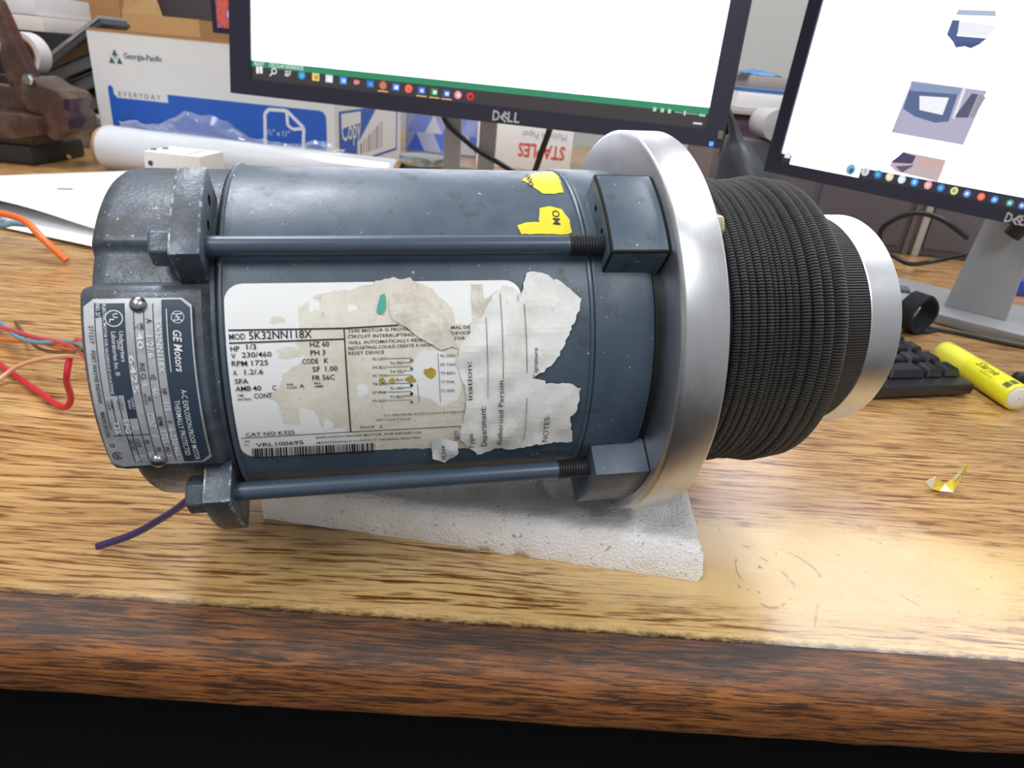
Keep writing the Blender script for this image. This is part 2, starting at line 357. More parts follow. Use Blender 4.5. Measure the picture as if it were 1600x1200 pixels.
for i, (lx, ly, sx, sy, pw) in enumerate(LIGHTS):
    t = empty('ceiling_light', (lx, ly, CEIL_Z), label=['white ceiling light trough above the paper carton', 'white ceiling light trough above the tilted monitor', 'white ceiling light trough over the aisle before the desk, carton side', 'white ceiling light trough over the aisle before the desk, monitor side'][i], category='light', group='ceiling lights')
    f = MB()
    for a in ((-sx / 2 - .03, -sx / 2, -sy / 2 - .03, sy / 2 + .03), (sx / 2, sx / 2 + .03, -sy / 2 - .03, sy / 2 + .03), (-sx / 2, sx / 2, -sy / 2 - .03, -sy / 2), (-sx / 2, sx / 2, sy / 2, sy / 2 + .03)):
        f.box(a[0], a[1], a[2], a[3], -.055, 0)
    f.obj('frame', M_WHITEBOX, t, weld=False)
    MB().box(-sx / 2, sx / 2, -sy / 2, sy / 2, -.03, -.02).obj('diffuser', emit('lit_diffuser', (255, 250, 242), 2.0), t)

# ================================================================== the desk
DESK_YAW = math.atan2(0.2295 - 0.2123, 0.2374 + 0.2051)
desk = empty('desk', (0, 0.2203, 0), (0, 0, DESK_YAW), label='worn oak laminate desk with a dark wooden front edge under the motor', category='desk')
MB().box(-2.1, 1.9, 0, 2.14, -0.032, 0).obj('desk_top', M_DESK, desk)
prof = [(0.0005, -0.0002), (-0.008, -0.0003), (-0.015, -0.0012), (-0.0195, -0.0035), (-0.0222, -0.0075), (-0.0232, -0.013), (-0.0232, -0.028), (-0.0212, -0.0318), (0.0005, -0.0320)]
eb = MB(); nx = 260; xs = [-2.1 + 4.0 * i / nx for i in range(nx + 1)]
for x in xs:
    for j, (y, z) in enumerate(prof):
        dd = 0.0011 * mnoise.noise(V((x * 40, y * 60, z * 60))) + 0.0007 * mnoise.noise(V((x * 160, y * 90, z * 90)))
        if j in (0, 8): dd = 0
        eb.v.append((x, y + dd * (0.8 if j > 2 else 0), z + (dd if 0 < j < 5 else 0)))
m = len(prof)
for i in range(nx):
    for j in range(m - 1): eb.f.append((i * m + j, i * m + j + 1, (i + 1) * m + j + 1, (i + 1) * m + j)); eb.mi.append(0)
eb.f += [tuple(range(m)), tuple(nx * m + j for j in reversed(range(m)))]; eb.mi += [0, 0]
eb.obj('front_edge', M_EDGE, desk, smooth=40, label='dark scuffed oak front edge')
for x0, x1 in ((-1.9, -1.45), (1.25, 1.7)):
    MB().box(x0, x1, 0.03, 1.85, FLOOR_Z, -0.032).obj('pedestal', M_DARKWOOD, desk)
MB().box(-1.45, 1.25, 0.62, 0.64, FLOOR_Z, -0.032).obj('modesty_panel', M_DARKWOOD, desk)

# ================================================================== the motor
R0 = 0.0885
X0 = V((0.04128, 0.31319, 0.13064 - 0.02214)); MYAW, MTILT = rad(13.5723), rad(2.46564)
ex = V((cos(MTILT) * cos(MYAW), cos(MTILT) * sin(MYAW), sin(MTILT))); ey = V((0, 0, 1)).cross(ex).normalized(); ez = ex.cross(ey)
motor = empty('electric_motor', X0 - ez * R0, label='blue-grey electric motor with a silver flange lying on white foam', category='motor')
motor.rotation_euler = Matrix((ex, ey, ez)).transposed().to_euler()
def cp(t, R, ph): a = rad(ph); return V((t, -R * cos(a), R * sin(a)))
def cyl(u, v_, R):               # where a sight line meets the motor's barrel: (t, arc length)
    q = ray(u, v_); o_ = CAM - X0
    qy, qz, oy, oz = q.dot(ey), q.dot(ez), o_.dot(ey), o_.dot(ez)
    a, b, c_ = qy * qy + qz * qz, 2 * (qy * oy + qz * oz), oy * oy + oz * oz - R * R
    kk = (-b - math.sqrt(max(0, b * b - 4 * a * c_))) / (2 * a); P = CAM + q * kk - X0
    return V((P.dot(ex), R * math.atan2(P.dot(ez), -P.dot(ey))))
def to_motor(o):
    if o.parent is motor: o.location = (0, 0, R0)
    return o
def mpart(mb, name, mat, **kw): return to_motor(mb.obj(name, mat, motor, **kw))

RS = 0.0706
prof = [(-.1608, .0700), (-.1606, .0712), (-.1600, .0716), (-.1594, .0714), (-.1591, RS), (-.0296, RS), (-.0292, .0714), (-.0285, .0717), (-.0279, .0714), (-.0278, .0700)]
shell = mpart(MB().lathe(prof, 160), 'motor_shell', M_PAINT, smooth=40)
# front end bell (flange side)
fb = MB().lathe([(-.0276, .0700), (-.0274, .0712), (-.0262, .0716), (-.0060, .0713), (-.0035, .0703), (-.0030, .066), (.0002, .066)], 160)
mpart(fb, 'front_end_bell', M_PAINT, smooth=35)
mpart(MB().lathe([(-.0029, .0650), (-.0029, .0698), (.0001, .0698)], 120), 'gasket_ring', M_BLACK, smooth=35)
# rear end bell with raised name plate pad
def sstep(a, b, x): t = min(1, max(0, (x - a) / (b - a))); return t * t * (3 - 2 * t)
PADR = 0.0722
def bellR(ph):
    ph = (ph + 180) % 360 - 180
    R = 0.0672
    R += 0.0018 * sstep(48.0, 50.0, ph) * (1 - sstep(128, 131, ph))
    R -= 0.0016 * sstep(33, 35, ph) * (1 - sstep(47, 49, ph))
    R += (PADR - 0.0672) * sstep(-20.5, -19.3, ph) * (1 - sstep(34.6, 37.5, ph))
    return R
rb = MB(); angs = sorted(set([i * 2.0 - 180 for i in range(180)] + [a + .0 for a in (-20.5, -20.1, -19.7, -19.3, 33.5, 34.6, 35.3, 36, 36.8, 37.5, 47.3, 48.3, 48.8, 49.3, 50)]))
na = len(angs); rings = []
for t, dR, pad in ((-.1616, .0000, 0), (-.1634, .0000, 0), (-.1655, 0.0, 1), (-.1965, 0.0, 1), (-.2000, -.0006, 1), (-.2020, -.0020, 1), (-.2028, -.0045, 1)):
    ring = []
    for a in angs:
        aa = (a + 180) % 360 - 180; inpad = -20 < aa < 36
        R = (0.0690 if not pad else bellR(a)) + dR
        tt = t
        if pad and t < -.196: tt = t - (0.0012 if inpad else 0); R -= (0.0 if not inpad else -min(0, dR) * 0.35)
        if aa < -20 and aa > -150 and t < -.19: tt = t + .004
        ring.append(len(rb.v)); rb.v.append(tuple(cp(tt, R, a)))
    rings.append(ring)
for r0, r1 in zip(rings[:-1], rings[1:]):
    for j in range(na): rb.f.append((r0[j], r0[(j + 1) % na], r1[(j + 1) % na], r1[j])); rb.mi.append(0)
rb.f.append(tuple(rings[-1])); rb.mi.append(0)
mpart(rb, 'rear_end_bell', M_GREASY, smooth=38)
mpart(MB().lathe([(-.1618, .0660), (-.1618, .0699), (-.1607, .0699)], 120), 'seam_groove', M_DARKHOLE)

# mounting ears with small drilled holes
def ear(t0, t1, phc, R, holes, mat):
    n = 7; poly = [cp(0, .0635, phc - 17), ] + [cp(0, R, phc - 12.8 + 25.6 * i / n) for i in range(n + 1)] + [cp(0, .0635, phc + 17)]
    poly = [(p.y, p.z) for p in poly]
    mb = MB().prism(poly, t0, t1, lambda a, b, h: V((h, a, b)))
    o = link('mounting_ear', mb.mesh('mounting_ear', 0.0009, 2, 1, 25), [mat, M_WORN if t0 < -.1 else M_PAINT], motor, 40); to_motor(o)
    return o
cutters = []
def drill(o, t0, t1, R, ph, r):
    c_ = cp(0, R, ph); mb = MB().lathe([(t0, r), (t1, r)], 14, fn=lambda p: p + c_, caps=(True, True))
    d = link('cutter', mb.mesh('cutter'), M_DARKHOLE, motor); to_motor(d)
    md = o.modifiers.new('b', 'BOOLEAN'); md.operation = 'DIFFERENCE'; md.object = d; md.solver = 'EXACT'; md.material_mode = 'TRANSFER'
    cutters.append(d)
UP, LO = 52.0, -38.0
ears = []
for phc in (UP, LO, UP + 97, LO - 97):
    RE = .0838 if phc in (UP, LO) else .0790
    e1 = ear(-.1731, -.1632, phc, RE, [], M_GREASY); e2 = ear(-.0238, -.0006, phc, RE, [], M_PAINT); ears += [e1, e2]
    if phc == UP:
        drill(e1, -.180, -.166, .0755, 59, .0016); drill(e1, -.1600, -.1690, .0765, 58.5, .0020); drill(e1, -.1600, -.1690, .0745, 51.2, .0020)
        drill(e2, -.0300, -.0180, .0765, 56.5, .0013); drill(e2, -.0300, -.0180, .0775, 47.8, .0013)
dg = bpy.context.evaluated_depsgraph_get()
for e_ in ears:
    if e_.modifiers:
        me = bpy.data.meshes.new_from_object(e_.evaluated_get(dg)); e_.modifiers.clear(); e_.data = me; me.name = 'mounting_ear'
for d in cutters: bpy.data.objects.remove(d)

# through bolts
def hexprism(t0, t1, r): return MB().lathe([(t0, r * .86), (t0 + .0008, r), (t1, r)], 6, caps=(True, True))
for i, ph in enumerate((44.2, -30.8, 149, 222)):
    RR = .0757; c_ = cp(0, RR, ph); rr = .0036
    sh = lambda p: p + c_
    rod = mpart(MB().lathe([(-.166, rr), (-.037, rr)], 20, fn=sh), 'through_bolt', plain('rod_paint', (70, 84, 100), 0.32, 0.15, 0.1, 120), smooth=40)
    pr = []
    t = -.0372
    while t < -.0225: pr += [(t, .0034), (t + .00045, .0041), (t + .0009, .0034)]; t += .00115
    o = MB().lathe(pr, 20, fn=sh).obj('thread', M_THREAD, rod, smooth=20)
    o = link('bolt_head', hexprism(-.1800, -.1730, .0072 if i else .0068).mesh('bolt_head', 0.0004, 1), M_GREASY, rod); 
    o.data.transform(Matrix.Translation(c_))

# flange, bellows, sleeve, hub
fl = MB().lathe([(-.0004, .0640), (-.0004, .0866), (.0004, .0880), (.0012, .0886), (.0173, .0886), (.0181, .0882), (.0186, .0874), (.0186, .0500)], 200)
mpart(fl, 'flange', M_ALU, smooth=30, label='machined aluminium flange')
for ph in (48.3, 138, 228, 318):
    c_ = cp(0, .0795, ph)
    o = link('flange_bolt', MB().lathe([(.0180, .0056), (.0226, .0056), (.0234, .0048)], 6, fn=lambda p: p + c_, caps=(True, True)).mesh('flange_bolt', .0004, 1), M_BRASS, motor, 30); to_motor(o)
mpart(MB().lathe([(.0186, .0660), (.030, .0665), (.033, .0655), (.084, .0650), (.0855, .052), (.0855, .03)], 120), 'bellows_core', M_BLACK, smooth=40)
TS = [.0334, .0368, .0405, .0443, .0476, .0506, .0534, .0560, .0592, .0633, .0687, .0734, .0794]
bounds = [.0318] + [(a + b) / 2 for a, b in zip(TS[:-1], TS[1:])] + [.0836]
for i in range(len(TS)):
    a, b = bounds[i], bounds[i + 1]; hw = (b - a) / 2 * 1.06; tc = (a + b) / 2; rt_ = 0.0665 + (0.0004 * sin(i * 2.1)) + (0.0004 if i > 9 else 0) - (0.0012 if i == 12 else 0)
    hh = min(.0032, hw * 1.15)
    pr = [(tc + hw * cos(q), rt_ + hh * sin(q)) for q in [pi - pi * 1.16 * j / 12 + .25 for j in range(13)]]
    mpart(MB().lathe(pr, 150), 'cord_ring', M_CORD, smooth=180)
mpart(MB().lathe([(.0845, .0500), (.0845, .0518), (.0850, .0521), (.1068, .0521)], 140), 'rubber_sleeve', M_SLEEVE, smooth=40)
mpart(MB().lathe([(.1062, .0500), (.1062, .0520), (.1068, .0524), (.1215, .0524), (.1224, .0516), (.1224, .020), (.110, .019)], 160), 'hub_ring', M_ALU, smooth=30, label='machined aluminium hub ring')

# ---------------------------------------------------------------- name plate
RP = PADR + .0006
P_T0, P_T1 = -.2008, -.1682
P_S1, P_S0 = RP * rad(31.0), RP * rad(-17.0)       # top, bottom arc
pfn = lambda x, y, h: cp(x, RP + h, math.degrees(y / RP))
def ab(a, b): return (P_T0 + (P_T1 - P_T0) * a, P_S1 + (P_S0 - P_S1) * b)
def corner_rect(a0, a1, b0, b1, ca=.05, cb=.025, corners=(1, 1, 1, 1)):
    out = []
    for i, (a, b, da, db) in enumerate(((a0, b0, 1, 1), (a1, b0, -1, 1), (a1, b1, -1, -1), (a0, b1, 1, -1))):
        if corners[i]:
            q = [ab(a, b + db * cb), ab(a + da * ca, b)]
            out += q if i in (0, 2) else q[::-1]
        else: out.append(ab(a, b))
    return out
base = Art(pfn); base.poly(corner_rect(0, 1, 0, 1, .09, .04), M_PLATE, 0, .0022)
plate = base.obj('name_plate', motor, label='stamped aluminium name plate with blue fields'); to_motor(plate)
md = plate.modifiers.new('s', 'SOLIDIFY'); md.thickness = .0008; md.offset = 1
art = Art(pfn); W = plain('plate_print_white', (230, 232, 234), .45, .1); D = plain('plate_print_dark', (48, 58, 72), .5); H1, H2, H3 = .0009, .00102, .0012
art.poly(corner_rect(.715, .985, .01, .985, .09, .045, (0, 1, 1, 0)), M_PLATEBLUE, H1, .0022)
art.poly(corner_rect(.165, .375, .025, .52, 0, 0, (0, 0, 0, 0)), M_PLATEBLUE, H1, .0022)
art.poly(corner_rect(.285, .375, .52, .66, 0, 0, (0, 0, 0, 0)), M_PLATEBLUE, H1, .0022)
art.poly(corner_rect(.10, .165, .025, .10, 0, 0, (0, 0, 0, 0)), M_PLATEBLUE, H1, .0022)
art.poly(corner_rect(.115, .165, .17, .52, 0, 0, (0, 0, 0, 0)), plain('plate_write_field', (196, 198, 202), .4, .4), H1, .0022)
for a, b0, b1 in ((.455, .06, .97), (.548, .03, .97), (.635, .03, .97), (.375, .66, .97), (.285, .66, .97), (.10, .02, .72), (.165, .55, .77), (.23, .52, .97)):
    art.line(ab(a, b0), ab(a, b1), .00028, D, H1, 14)
art.line(ab(.10, .765), ab(.46, .765), .00028, D, H2, 3)
art.line(ab(.762, .06), ab(.762, .40), .00025, W, H2, 8)
def ptxt(s_, a, b0, b1, cap, m=D, **kw): art.text(s_, ab(a, b0), ab(a, b1), cap * (P_T1 - P_T0) * 1.08, m, H3, **{'bold': .012, **kw})
art.disc(ab(.865, .105), .00205, W, H2, 28, .00185)
# curly monogram inside the ring
cx, cy = ab(.865, .105)
for (dx, dy, r, a0, a1) in ((.0004, .0005, .0007, 20, 320), (-.0004, -.0005, .0007, 200, 500), (.0003, -.0006, .00045, 90, 380), (-.0003, .0007, .00045, -90, 200)):
    art.disc((cx + dx, cy + dy), r, W, H2, 14, r - .00022, a0, a1)
for q in (45, 135, 225, 315): art.disc((cx + .0015 * cos(rad(q)), cy + .0015 * sin(rad(q))), .00026, W, H2, 8)
ptxt('GE Motors', .815, .175, .40, .072, W, bold=.018, shear=.25)
ptxt('A-C EXPLOSION-PROOF MOTOR', .835, .50, .97, .048, W, bold=.004)
ptxt('THERMALLY PROTECTED', .752, .56, .93, .048, W, bold=.004)
ptxt('5K32NN118X', .655, .12, .40, .05, W); ptxt('HP', .65, .49, .525, .045); ptxt('1/3', .65, .57, .62, .055, W); ptxt('V', .65, .68, .70, .045); ptxt('6-230/460', .65, .73, .93, .055, W)
ptxt('A', .57, .11, .135, .05); ptxt('1.2/.6', .565, .20, .32, .055, W); ptxt('HZ', .565, .41, .44, .045); ptxt('60', .565, .485, .53, .055, W); ptxt('RPM', .56, .655, .71, .045); ptxt('1725', .565, .745, .83, .055, W); ptxt('PH', .56, .86, .89, .045); ptxt('3', .56, .915, .93, .05, W)
ptxt('AMB', .51, .13, .17, .03); ptxt('°C', .465, .14, .165, .03); ptxt('40', .475, .18, .27, .055, W); ptxt('INS CL', .475, .345, .44, .045); ptxt('A', .475, .455, .475, .05, W); ptxt('TIME', .515, .525, .56, .022); ptxt('RATING', .475, .515, .575, .022); ptxt('CONT', .475, .63, .72, .058, W); ptxt('/', .475, .77, .79, .055, W); ptxt('PH', .475, .86, .89, .045)
ptxt('6425', .385, .30, .51, .05, W); ptxt('FR', .385, .80, .83, .045); ptxt('56C', .385, .89, .95, .05, W)
ptxt('CODE', .30, .79, .85, .04); ptxt('K', .30, .91, .93, .05, W); ptxt('SER NO', .24, .79, .87, .034); ptxt('VL', .24, .91, .96, .05, W)
ux, uy = ab(.275, .105); art.disc((ux, uy), .0027, W, H2, 28, .0024)
art.text('U', (ux - .0002, uy + .0016), (ux - .0002, uy + .0001), .0014, W, H3, bold=.02); art.text('L', (ux - .0013, uy - .0002), (ux - .0013, uy - .0014), .0014, W, H3, bold=.02)
ptxt('Underwriters', .315, .175, .335, .04, W, bold=.006); ptxt('Laboratories Inc. ®', .245, .175, .41, .04, W, bold=.006); ptxt('LISTED', .292, .22, .27, .018, W)
ptxt('ELECTRIC MOTOR FOR HAZARDOUS LOCATIONS', .178, .03, .51, .026, W); ptxt('NO. 21°', .115, .03, .10, .036, W)
ptxt('271217', .045, .14, .235, .036); ptxt('FORT WAYNE INDIANA', .045, .27, .56, .036); ptxt('MADE IN USA', .04, .61, .77, .036, bold=.01)
for q, (t1_, t2_) in enumerate((('CLASS I', 'GROUP'), ('CLASS II', 'GROUP'), ('TEMP', 'CODE'))):
    a_ = (.33, .225, .13)[q]; ptxt(t1_, a_ + .022, .535, .60, .02, W if q == 0 else D); ptxt(t2_, a_ - .012, .545, .60, .02, W if q == 0 else D)
ptxt('D', .31, .71, .73, .05, W); ptxt('EFG', .235, .66, .75, .05, W); ptxt('T3B', .135, .67, .75, .05, W)
art.disc(ab(.065, .83), .0008, D, H2, 12, .0005)
sx_, sy_ = ab(.085, .905); art.disc((sx_, sy_), .0017, D, H2, 20, .00135, 30, 330); art.text('SA', (sx_ - .0006, sy_ + .0010), (sx_ - .0006, sy_ - .0010), .0013, D, H3, bold=.02)
to_motor(art.obj('plate_print', plate))
for a, b in ((.50, .035), (.455, .965)):
    c_ = pfn(*ab(a, b), .0008); n_ = (c_ - V((c_.x, 0, 0))).normalized(); M_ = n_.to_track_quat('X', 'Z').to_matrix()
    pr = [(0, .0027), (.0006, .00265), (.0013, .0021), (.0018, .0012), (.00195, .0001)]
    to_motor(MB().lathe(pr, 18, fn=lambda p: M_ @ p + c_).obj('rivet', M_STEEL, plate, smooth=180))

# ---------------------------------------------------------------- paper label on the barrel
RL = RS + .00012
lfn = lambda x, y, h: cp(x, RL + h, math.degrees(y / RL))
def L(u, v_): return cyl(u, v_, RL)
lt0, lt1, ls0, ls1 = -.1586, -.0555, RL * rad(-19.0), RL * rad(35.2)
def rrect(x0, x1, y0, y1, r, n=6):
    out = []
    for (cx_, cy_, a0) in ((x1 - r, y1 - r, 0), (x0 + r, y1 - r, 90), (x0 + r, y0 + r, 180), (x1 - r, y0 + r, 270)):
        out += [(cx_ + r * cos(rad(a0 + 90 * i / n)), cy_ + r * sin(rad(a0 + 90 * i / n))) for i in range(n + 1)]
    return out
lab = Art(lfn); lab.poly(rrect(lt0, lt1, ls0, ls1, .006), M_LABEL, 0, .003)
label = to_motor(lab.obj('model_label', motor, label='white printed model label, half torn away'))
K = plain('black_ink', (26, 26, 28), .6); KF = plain('faded_ink', (120, 114, 104), .7)
res = Art(lfn)
def wl(pts_): return [L(u, v_) for u, v_ in pts_]
def rough_outline(pts_, amp, step=.0016):
    P = [V(p) for p in pts_]; out = []
    for i, p in enumerate(P):
        q = P[(i + 1) % len(P)]; n = max(1, int((q - p).length / step))
        for j in range(n):
            r_ = p + (q - p) * (j / n); out.append(r_ + V((mnoise.noise(V((r_.x * 600, r_.y * 600, 1.3))), mnoise.noise(V((r_.x * 600, r_.y * 600, 7.7))))) * amp)
    return out
stain = [(466, 482), (500, 457), (545, 453), (608, 434), (640, 436), (676, 452), (705, 480), (712, 505), (735, 512), (765, 500), (772, 470), (790, 452), (806, 470), (806, 640), (806, 700), (700, 700), (590, 702), (548, 676), (530, 668), (505, 672), (492, 640), (466, 636), (470, 664), (442, 662), (436, 632), (415, 618), (436, 608), (442, 584), (465, 570), (478, 560), (462, 540), (470, 510)]
res.poly(rough_outline(wl(stain), .0009), M_RESID, .00004, .003)
for (u, v_, rw, rh) in ((452, 552, 20, 9), (433, 500, 12, 6), (567, 610, 9, 10), (512, 664, 8, 8), (490, 478, 9, 10), (550, 482, 8, 5)):
    blob = [(u + rw * cos(q * pi / 5) * (1 + .3 * sin(q * 2.3)), v_ + rh * sin(q * pi / 5) * (1 + .3 * cos(q * 1.7))) for q in range(10)]
    res.poly(rough_outline(wl(blob)[::-1], .0004), M_RESID if u < 460 else M_LABEL, .00007, .003)
clean = [(616, 600), (660, 548), (684, 548), (716, 560), (722, 600), (716, 624), (690, 636), (672, 622), (640, 616), (612, 612)]
res.poly(rough_outline(wl(clean)[::-1], .0006), M_LABEL, .00007, .003)
glue = [(612, 458), (640, 456), (668, 470), (690, 490), (706, 520), (712, 542), (690, 545), (668, 536), (640, 516), (614, 500), (606, 480)]
res.poly(rough_outline(wl(glue)[::-1], .0009), M_GLUE, .00025, .0022, .0007)
strand = [(735, 445), (752, 444), (755, 470), (778, 452), (800, 448), (808, 470), (780, 480), (752, 505), (738, 500)]
res.poly(rough_outline(wl(strand)[::-1], .0009), M_GLUE, .00022, .0022, .0005)
to_motor(res.obj('adhesive_residue', label))
p = Art(lfn); HH = .00035
def T(s_, a, b, h, m=K, **kw): p.text(s_, L(a[0] + 1.5, a[1]), L(b[0] + 1.5, b[1]), h * .000228, m, HH, **{'bold': .006, **kw})
def LN(a, b, wpx, m=K, n=4): p.line(L(*a), L(*b), wpx * .000228, m, HH, n)
LN((357, 516), (537, 513), 2.2); LN((537, 513), (623, 508), 2.2); LN((358, 536), (537.6, 529.5), 2); LN((377, 684), (548, 674), 1.3); LN((548, 674), (740, 664), 1.2); LN((537.6, 513), (548, 674), 1.8, n=10)
T('MOD', (357, 531), (382, 530), 9); T('5K32NN118X', (388, 530.5), (486, 527.5), 12)
for s_, a, b, h in (('HP', (359, 549), (373, 548.6), 8), ('1/3', (384, 546), (399, 545.6), 8), ('HZ 60', (483, 542), (513, 541), 8), ('V', (360, 560), (367, 560), 8), ('230/460', (377, 558.5), (423, 557), 8), ('PH 3', (484, 555), (507, 554), 8),
                    ('RPM', (361, 572), (385, 571.4), 8), ('1725', (392, 571), (418, 570), 8), ('CODE', (471, 568.5), (496, 567.6), 8), ('K', (505, 567), (512, 567), 8), ('A', (363, 586), (369, 586), 8), ('1.2/.6', (381, 585), (410, 584), 8), ('SF', (487, 580.5), (499, 580), 8), ('1.00', (507, 579.6), (526, 579), 8),
                    ('SFA', (366, 599.5), (387, 599), 8), ('FR 56C', (487, 594), (522, 592.4), 8), ('AMB', (367, 611), (391, 610), 8), ('40', (394, 610), (407, 609.5), 8), ('C', (424, 609), (431, 609), 8), ('A', (467, 605.5), (474, 605), 6), ('INS', (447, 602), (457, 601.6), 3.5), ('CLASS', (447, 607), (463, 606.4), 3.5), ('MAX', (490, 600), (500, 599.6), 3.5), ('AMB', (490, 605), (504, 604.4), 3.5),
                    ('TIME', (370, 619.5), (380, 619), 4), ('RATING', (371, 625.5), (391, 624.6), 4), ('CONT', (396, 622), (424, 620.6), 8), ('CAT NO K325', (383, 681.5), (459, 677), 7.5), ('REF', (381, 690.5), (390, 690), 3.5), ('NO', (381, 696), (388, 695.6), 3.5), ('VRL100695', (399, 697.5), (473, 693), 8.5)):
    T(s_, a, b, h)
for s_, a, b, h in (('EXPLOSION PROOF MOTOR. FOR REPAIRS OR', (493, 684.5), (657, 676), 4.6), ('MAINTENANCE CONTACT GENERAL ELECTRIC', (494, 692.5), (657, 684), 4.6), ('THIS MOTOR IS PROVIDED WITH THERMAL DE', (542, 519.5), (733, 513), 5), ('CIRCUIT INTERRUPTING DEVICE. THIS DEVICE', (542, 528.5), (733, 522), 5), ('WILL AUTOMATICALLY RESET AFTER MOTOR C', (543, 538), (733, 530), 5), ('RESTARTING COULD CREATE A HAZARD', (543, 546.5), (685, 540), 5), ('RESET DEVICE', (543, 554.5), (599, 552), 5), ('PACK   S', (562, 669), (596, 667), 5)):
    T(s_, a, b, h, plain('grey_ink', (70, 68, 66), .6))
for i, (s1, s2) in enumerate((('P6 ORN', 'T6 PRP'), ('P4 BLU', 'T4 YEL'), ('P5 TAN', 'T5 BLK'), ('T8 GRN', 'T3 ORN'), ('P7 PNK', 'T1 BLU'), ('P9 RED', ''))):
    y = 563 + 13 * i; KK = K if i in (3, 4) else KF
    T(s1, (581, y), (603, y - .8), 4.6, KK); LN((605, y - 3), (643, y - 4), .9, KK, 2)
    if s2: T(s2, (608, y + 6.5), (629, y + 5.8), 4.6, KK); LN((631, y + 3), (643, y + 2.6), .9, KK, 1)
    p.disc(L(643, y - .5), .0006, KK, HH, 8)
    if i < 5: T(('P6 ORN', 'P5 TAN', 'T9 BRN', 'T7 PNK', 'T2 RED')[i], (687, 558 + 13.5 * i), (709, 557.4 + 13.5 * i), 4.6, KF)
LN((684, 552), (688, 628), .8, KF); LN((652, 600), (655, 628), .7, KF)
T('TO REVERSE ROTATION INTERCHANGE', (597, 650), (745, 643), 4, KF); T('OF VOLTAGE', (586, 657), (640, 655), 4, KF)
x = 394.0
random.seed(3)
while x < 586:
    wd = random.choice((.8, .8, 1.1, 1.8, 2.6)); a = L(x, 700 - (x - 394) * .047); b = L(x + .9, 715 - (x - 394) * .047)
    p.line(a, b, wd * .000222, K, HH, 2); x += wd + random.choice((.8, 1.0, 1.6, 2.2))
to_motor(p.obj('label_print', label))
yl = Art(lfn); MY = plain('yellow_stain', (206, 176, 60), .6, 0, .3, 300)
for (u, v_, rw, rh) in ((597, 594, 7, 4), (613, 594, 6, 3.5), (640, 592, 9, 4.5), (671, 582, 9, 8)):
    yl.poly(rough_outline(wl([(u + rw * cos(q * pi / 5), v_ - rh * sin(q * pi / 5)) for q in range(10)]), .0008), MY, .00045, .003)
to_motor(yl.obj('yellow_stain', label))
yl = Art(lfn); yl.poly(rough_outline(wl([(588, 488), (594, 462), (601, 459), (602, 480), (598, 490), (592, 490)])[::-1], .0002), plain('teal_paint', (64, 168, 148), .5), .0008, .002)
to_motor(yl.obj('paint_chip', label, label='teal paint chip'))
# torn tag over the label
tag_ = [(821, 428), (846, 427), (874, 440), (908, 467), (900, 494), (886, 528), (871, 559), (854, 576), (835, 587), (854, 598), (888, 598), (906, 604), (900, 635), (888, 647), (891, 664), (894, 686), (846, 691), (803, 698), (769, 700), (747, 705), (733, 698), (718, 681), (724, 655), (730, 627), (724, 598), (716, 581), (713, 559), (718, 539), (735, 519), (735, 505), (755, 494), (770, 462), (784, 446), (806, 450), (809, 474), (816, 452)]
tg = Art(lfn); tg.poly(rough_outline(wl(tag_)[::-1], .0010, .0012), M_TORN, .0006, .0020, .0009)
tag_o = to_motor(tg.obj('torn_tag', motor, label='torn white paper tag stuck over the label'))
md = tag_o.modifiers.new('s', 'SOLIDIFY'); md.thickness = .0002; md.offset = -1
fl_ = Art(lfn); fl_.poly(rough_outline(wl([(674, 684), (690, 679), (713, 684), (716, 700), (693, 715), (675, 710)])[::-1], .0006), plain('tag_flap_paper', (226, 226, 226), .7), .0012, .002, .0016)
to_motor(fl_.obj('loose_flap', tag_o))
p = Art(lfn); HH = .0017; KT = plain('tag_ink', (52, 52, 54), .7)
T('Department:', (758, 692), (756, 631), 10, KT); T('Authorized Person', (781, 691), (784, 592), 8.5, KT); T('NOTES:', (852, 685), (856, 645), 9, KT); T('ignature', (836.5, 580), (837, 542), 6.5, KT); T('P', (835, 588), (835, 583), 6, KT)
T('Origin', (714, 696), (712, 669), 8, KT); T('Type', (738, 696), (736.5, 673), 8, KT); T('ination:', (735.5, 622), (734, 564), 8.5, KT)
for a, b in (((758, 496), (761, 618)), ((780, 460), (785, 590)), ((817.5, 476), (822, 581)), ((822, 618), (817.5, 683))): LN(a, b, .9, KT, 8)
HH = .0030; T('ID#', (694, 708), (692, 687), 7, KT)
to_motor(p.obj('tag_print', tag_o))
# two scraps of yellow sticker
MYS = plain('yellow_sticker', (232, 208, 40), .45, 0, .08, 200)
for i, pts_ in enumerate(([(815, 282), (831, 272), (861, 268), (872, 275), (880, 301), (866, 303), (847, 303), (833, 292), (822, 285)], [(808, 352), (822, 348), (842, 347), (843, 325), (858, 322), (877, 327), (890, 344), (894, 363), (888, 366), (814, 366)])):
    st = Art(lfn); st.poly(rough_outline(wl(pts_)[::-1], .0004 if i else .0005), MYS, .0001, .0025)
    so = to_motor(st.obj('yellow_sticker', motor, label=('torn yellow sticker scrap', 'torn yellow sticker with letters')[i]))
    p = Art(lfn); HH = .0003
    if i: T('MO', (874, 352), (872, 330), 13, K)
    else: T('000', (833, 292), (826, 274), 9, K)
    to_motor(p.obj('sticker_print', so))
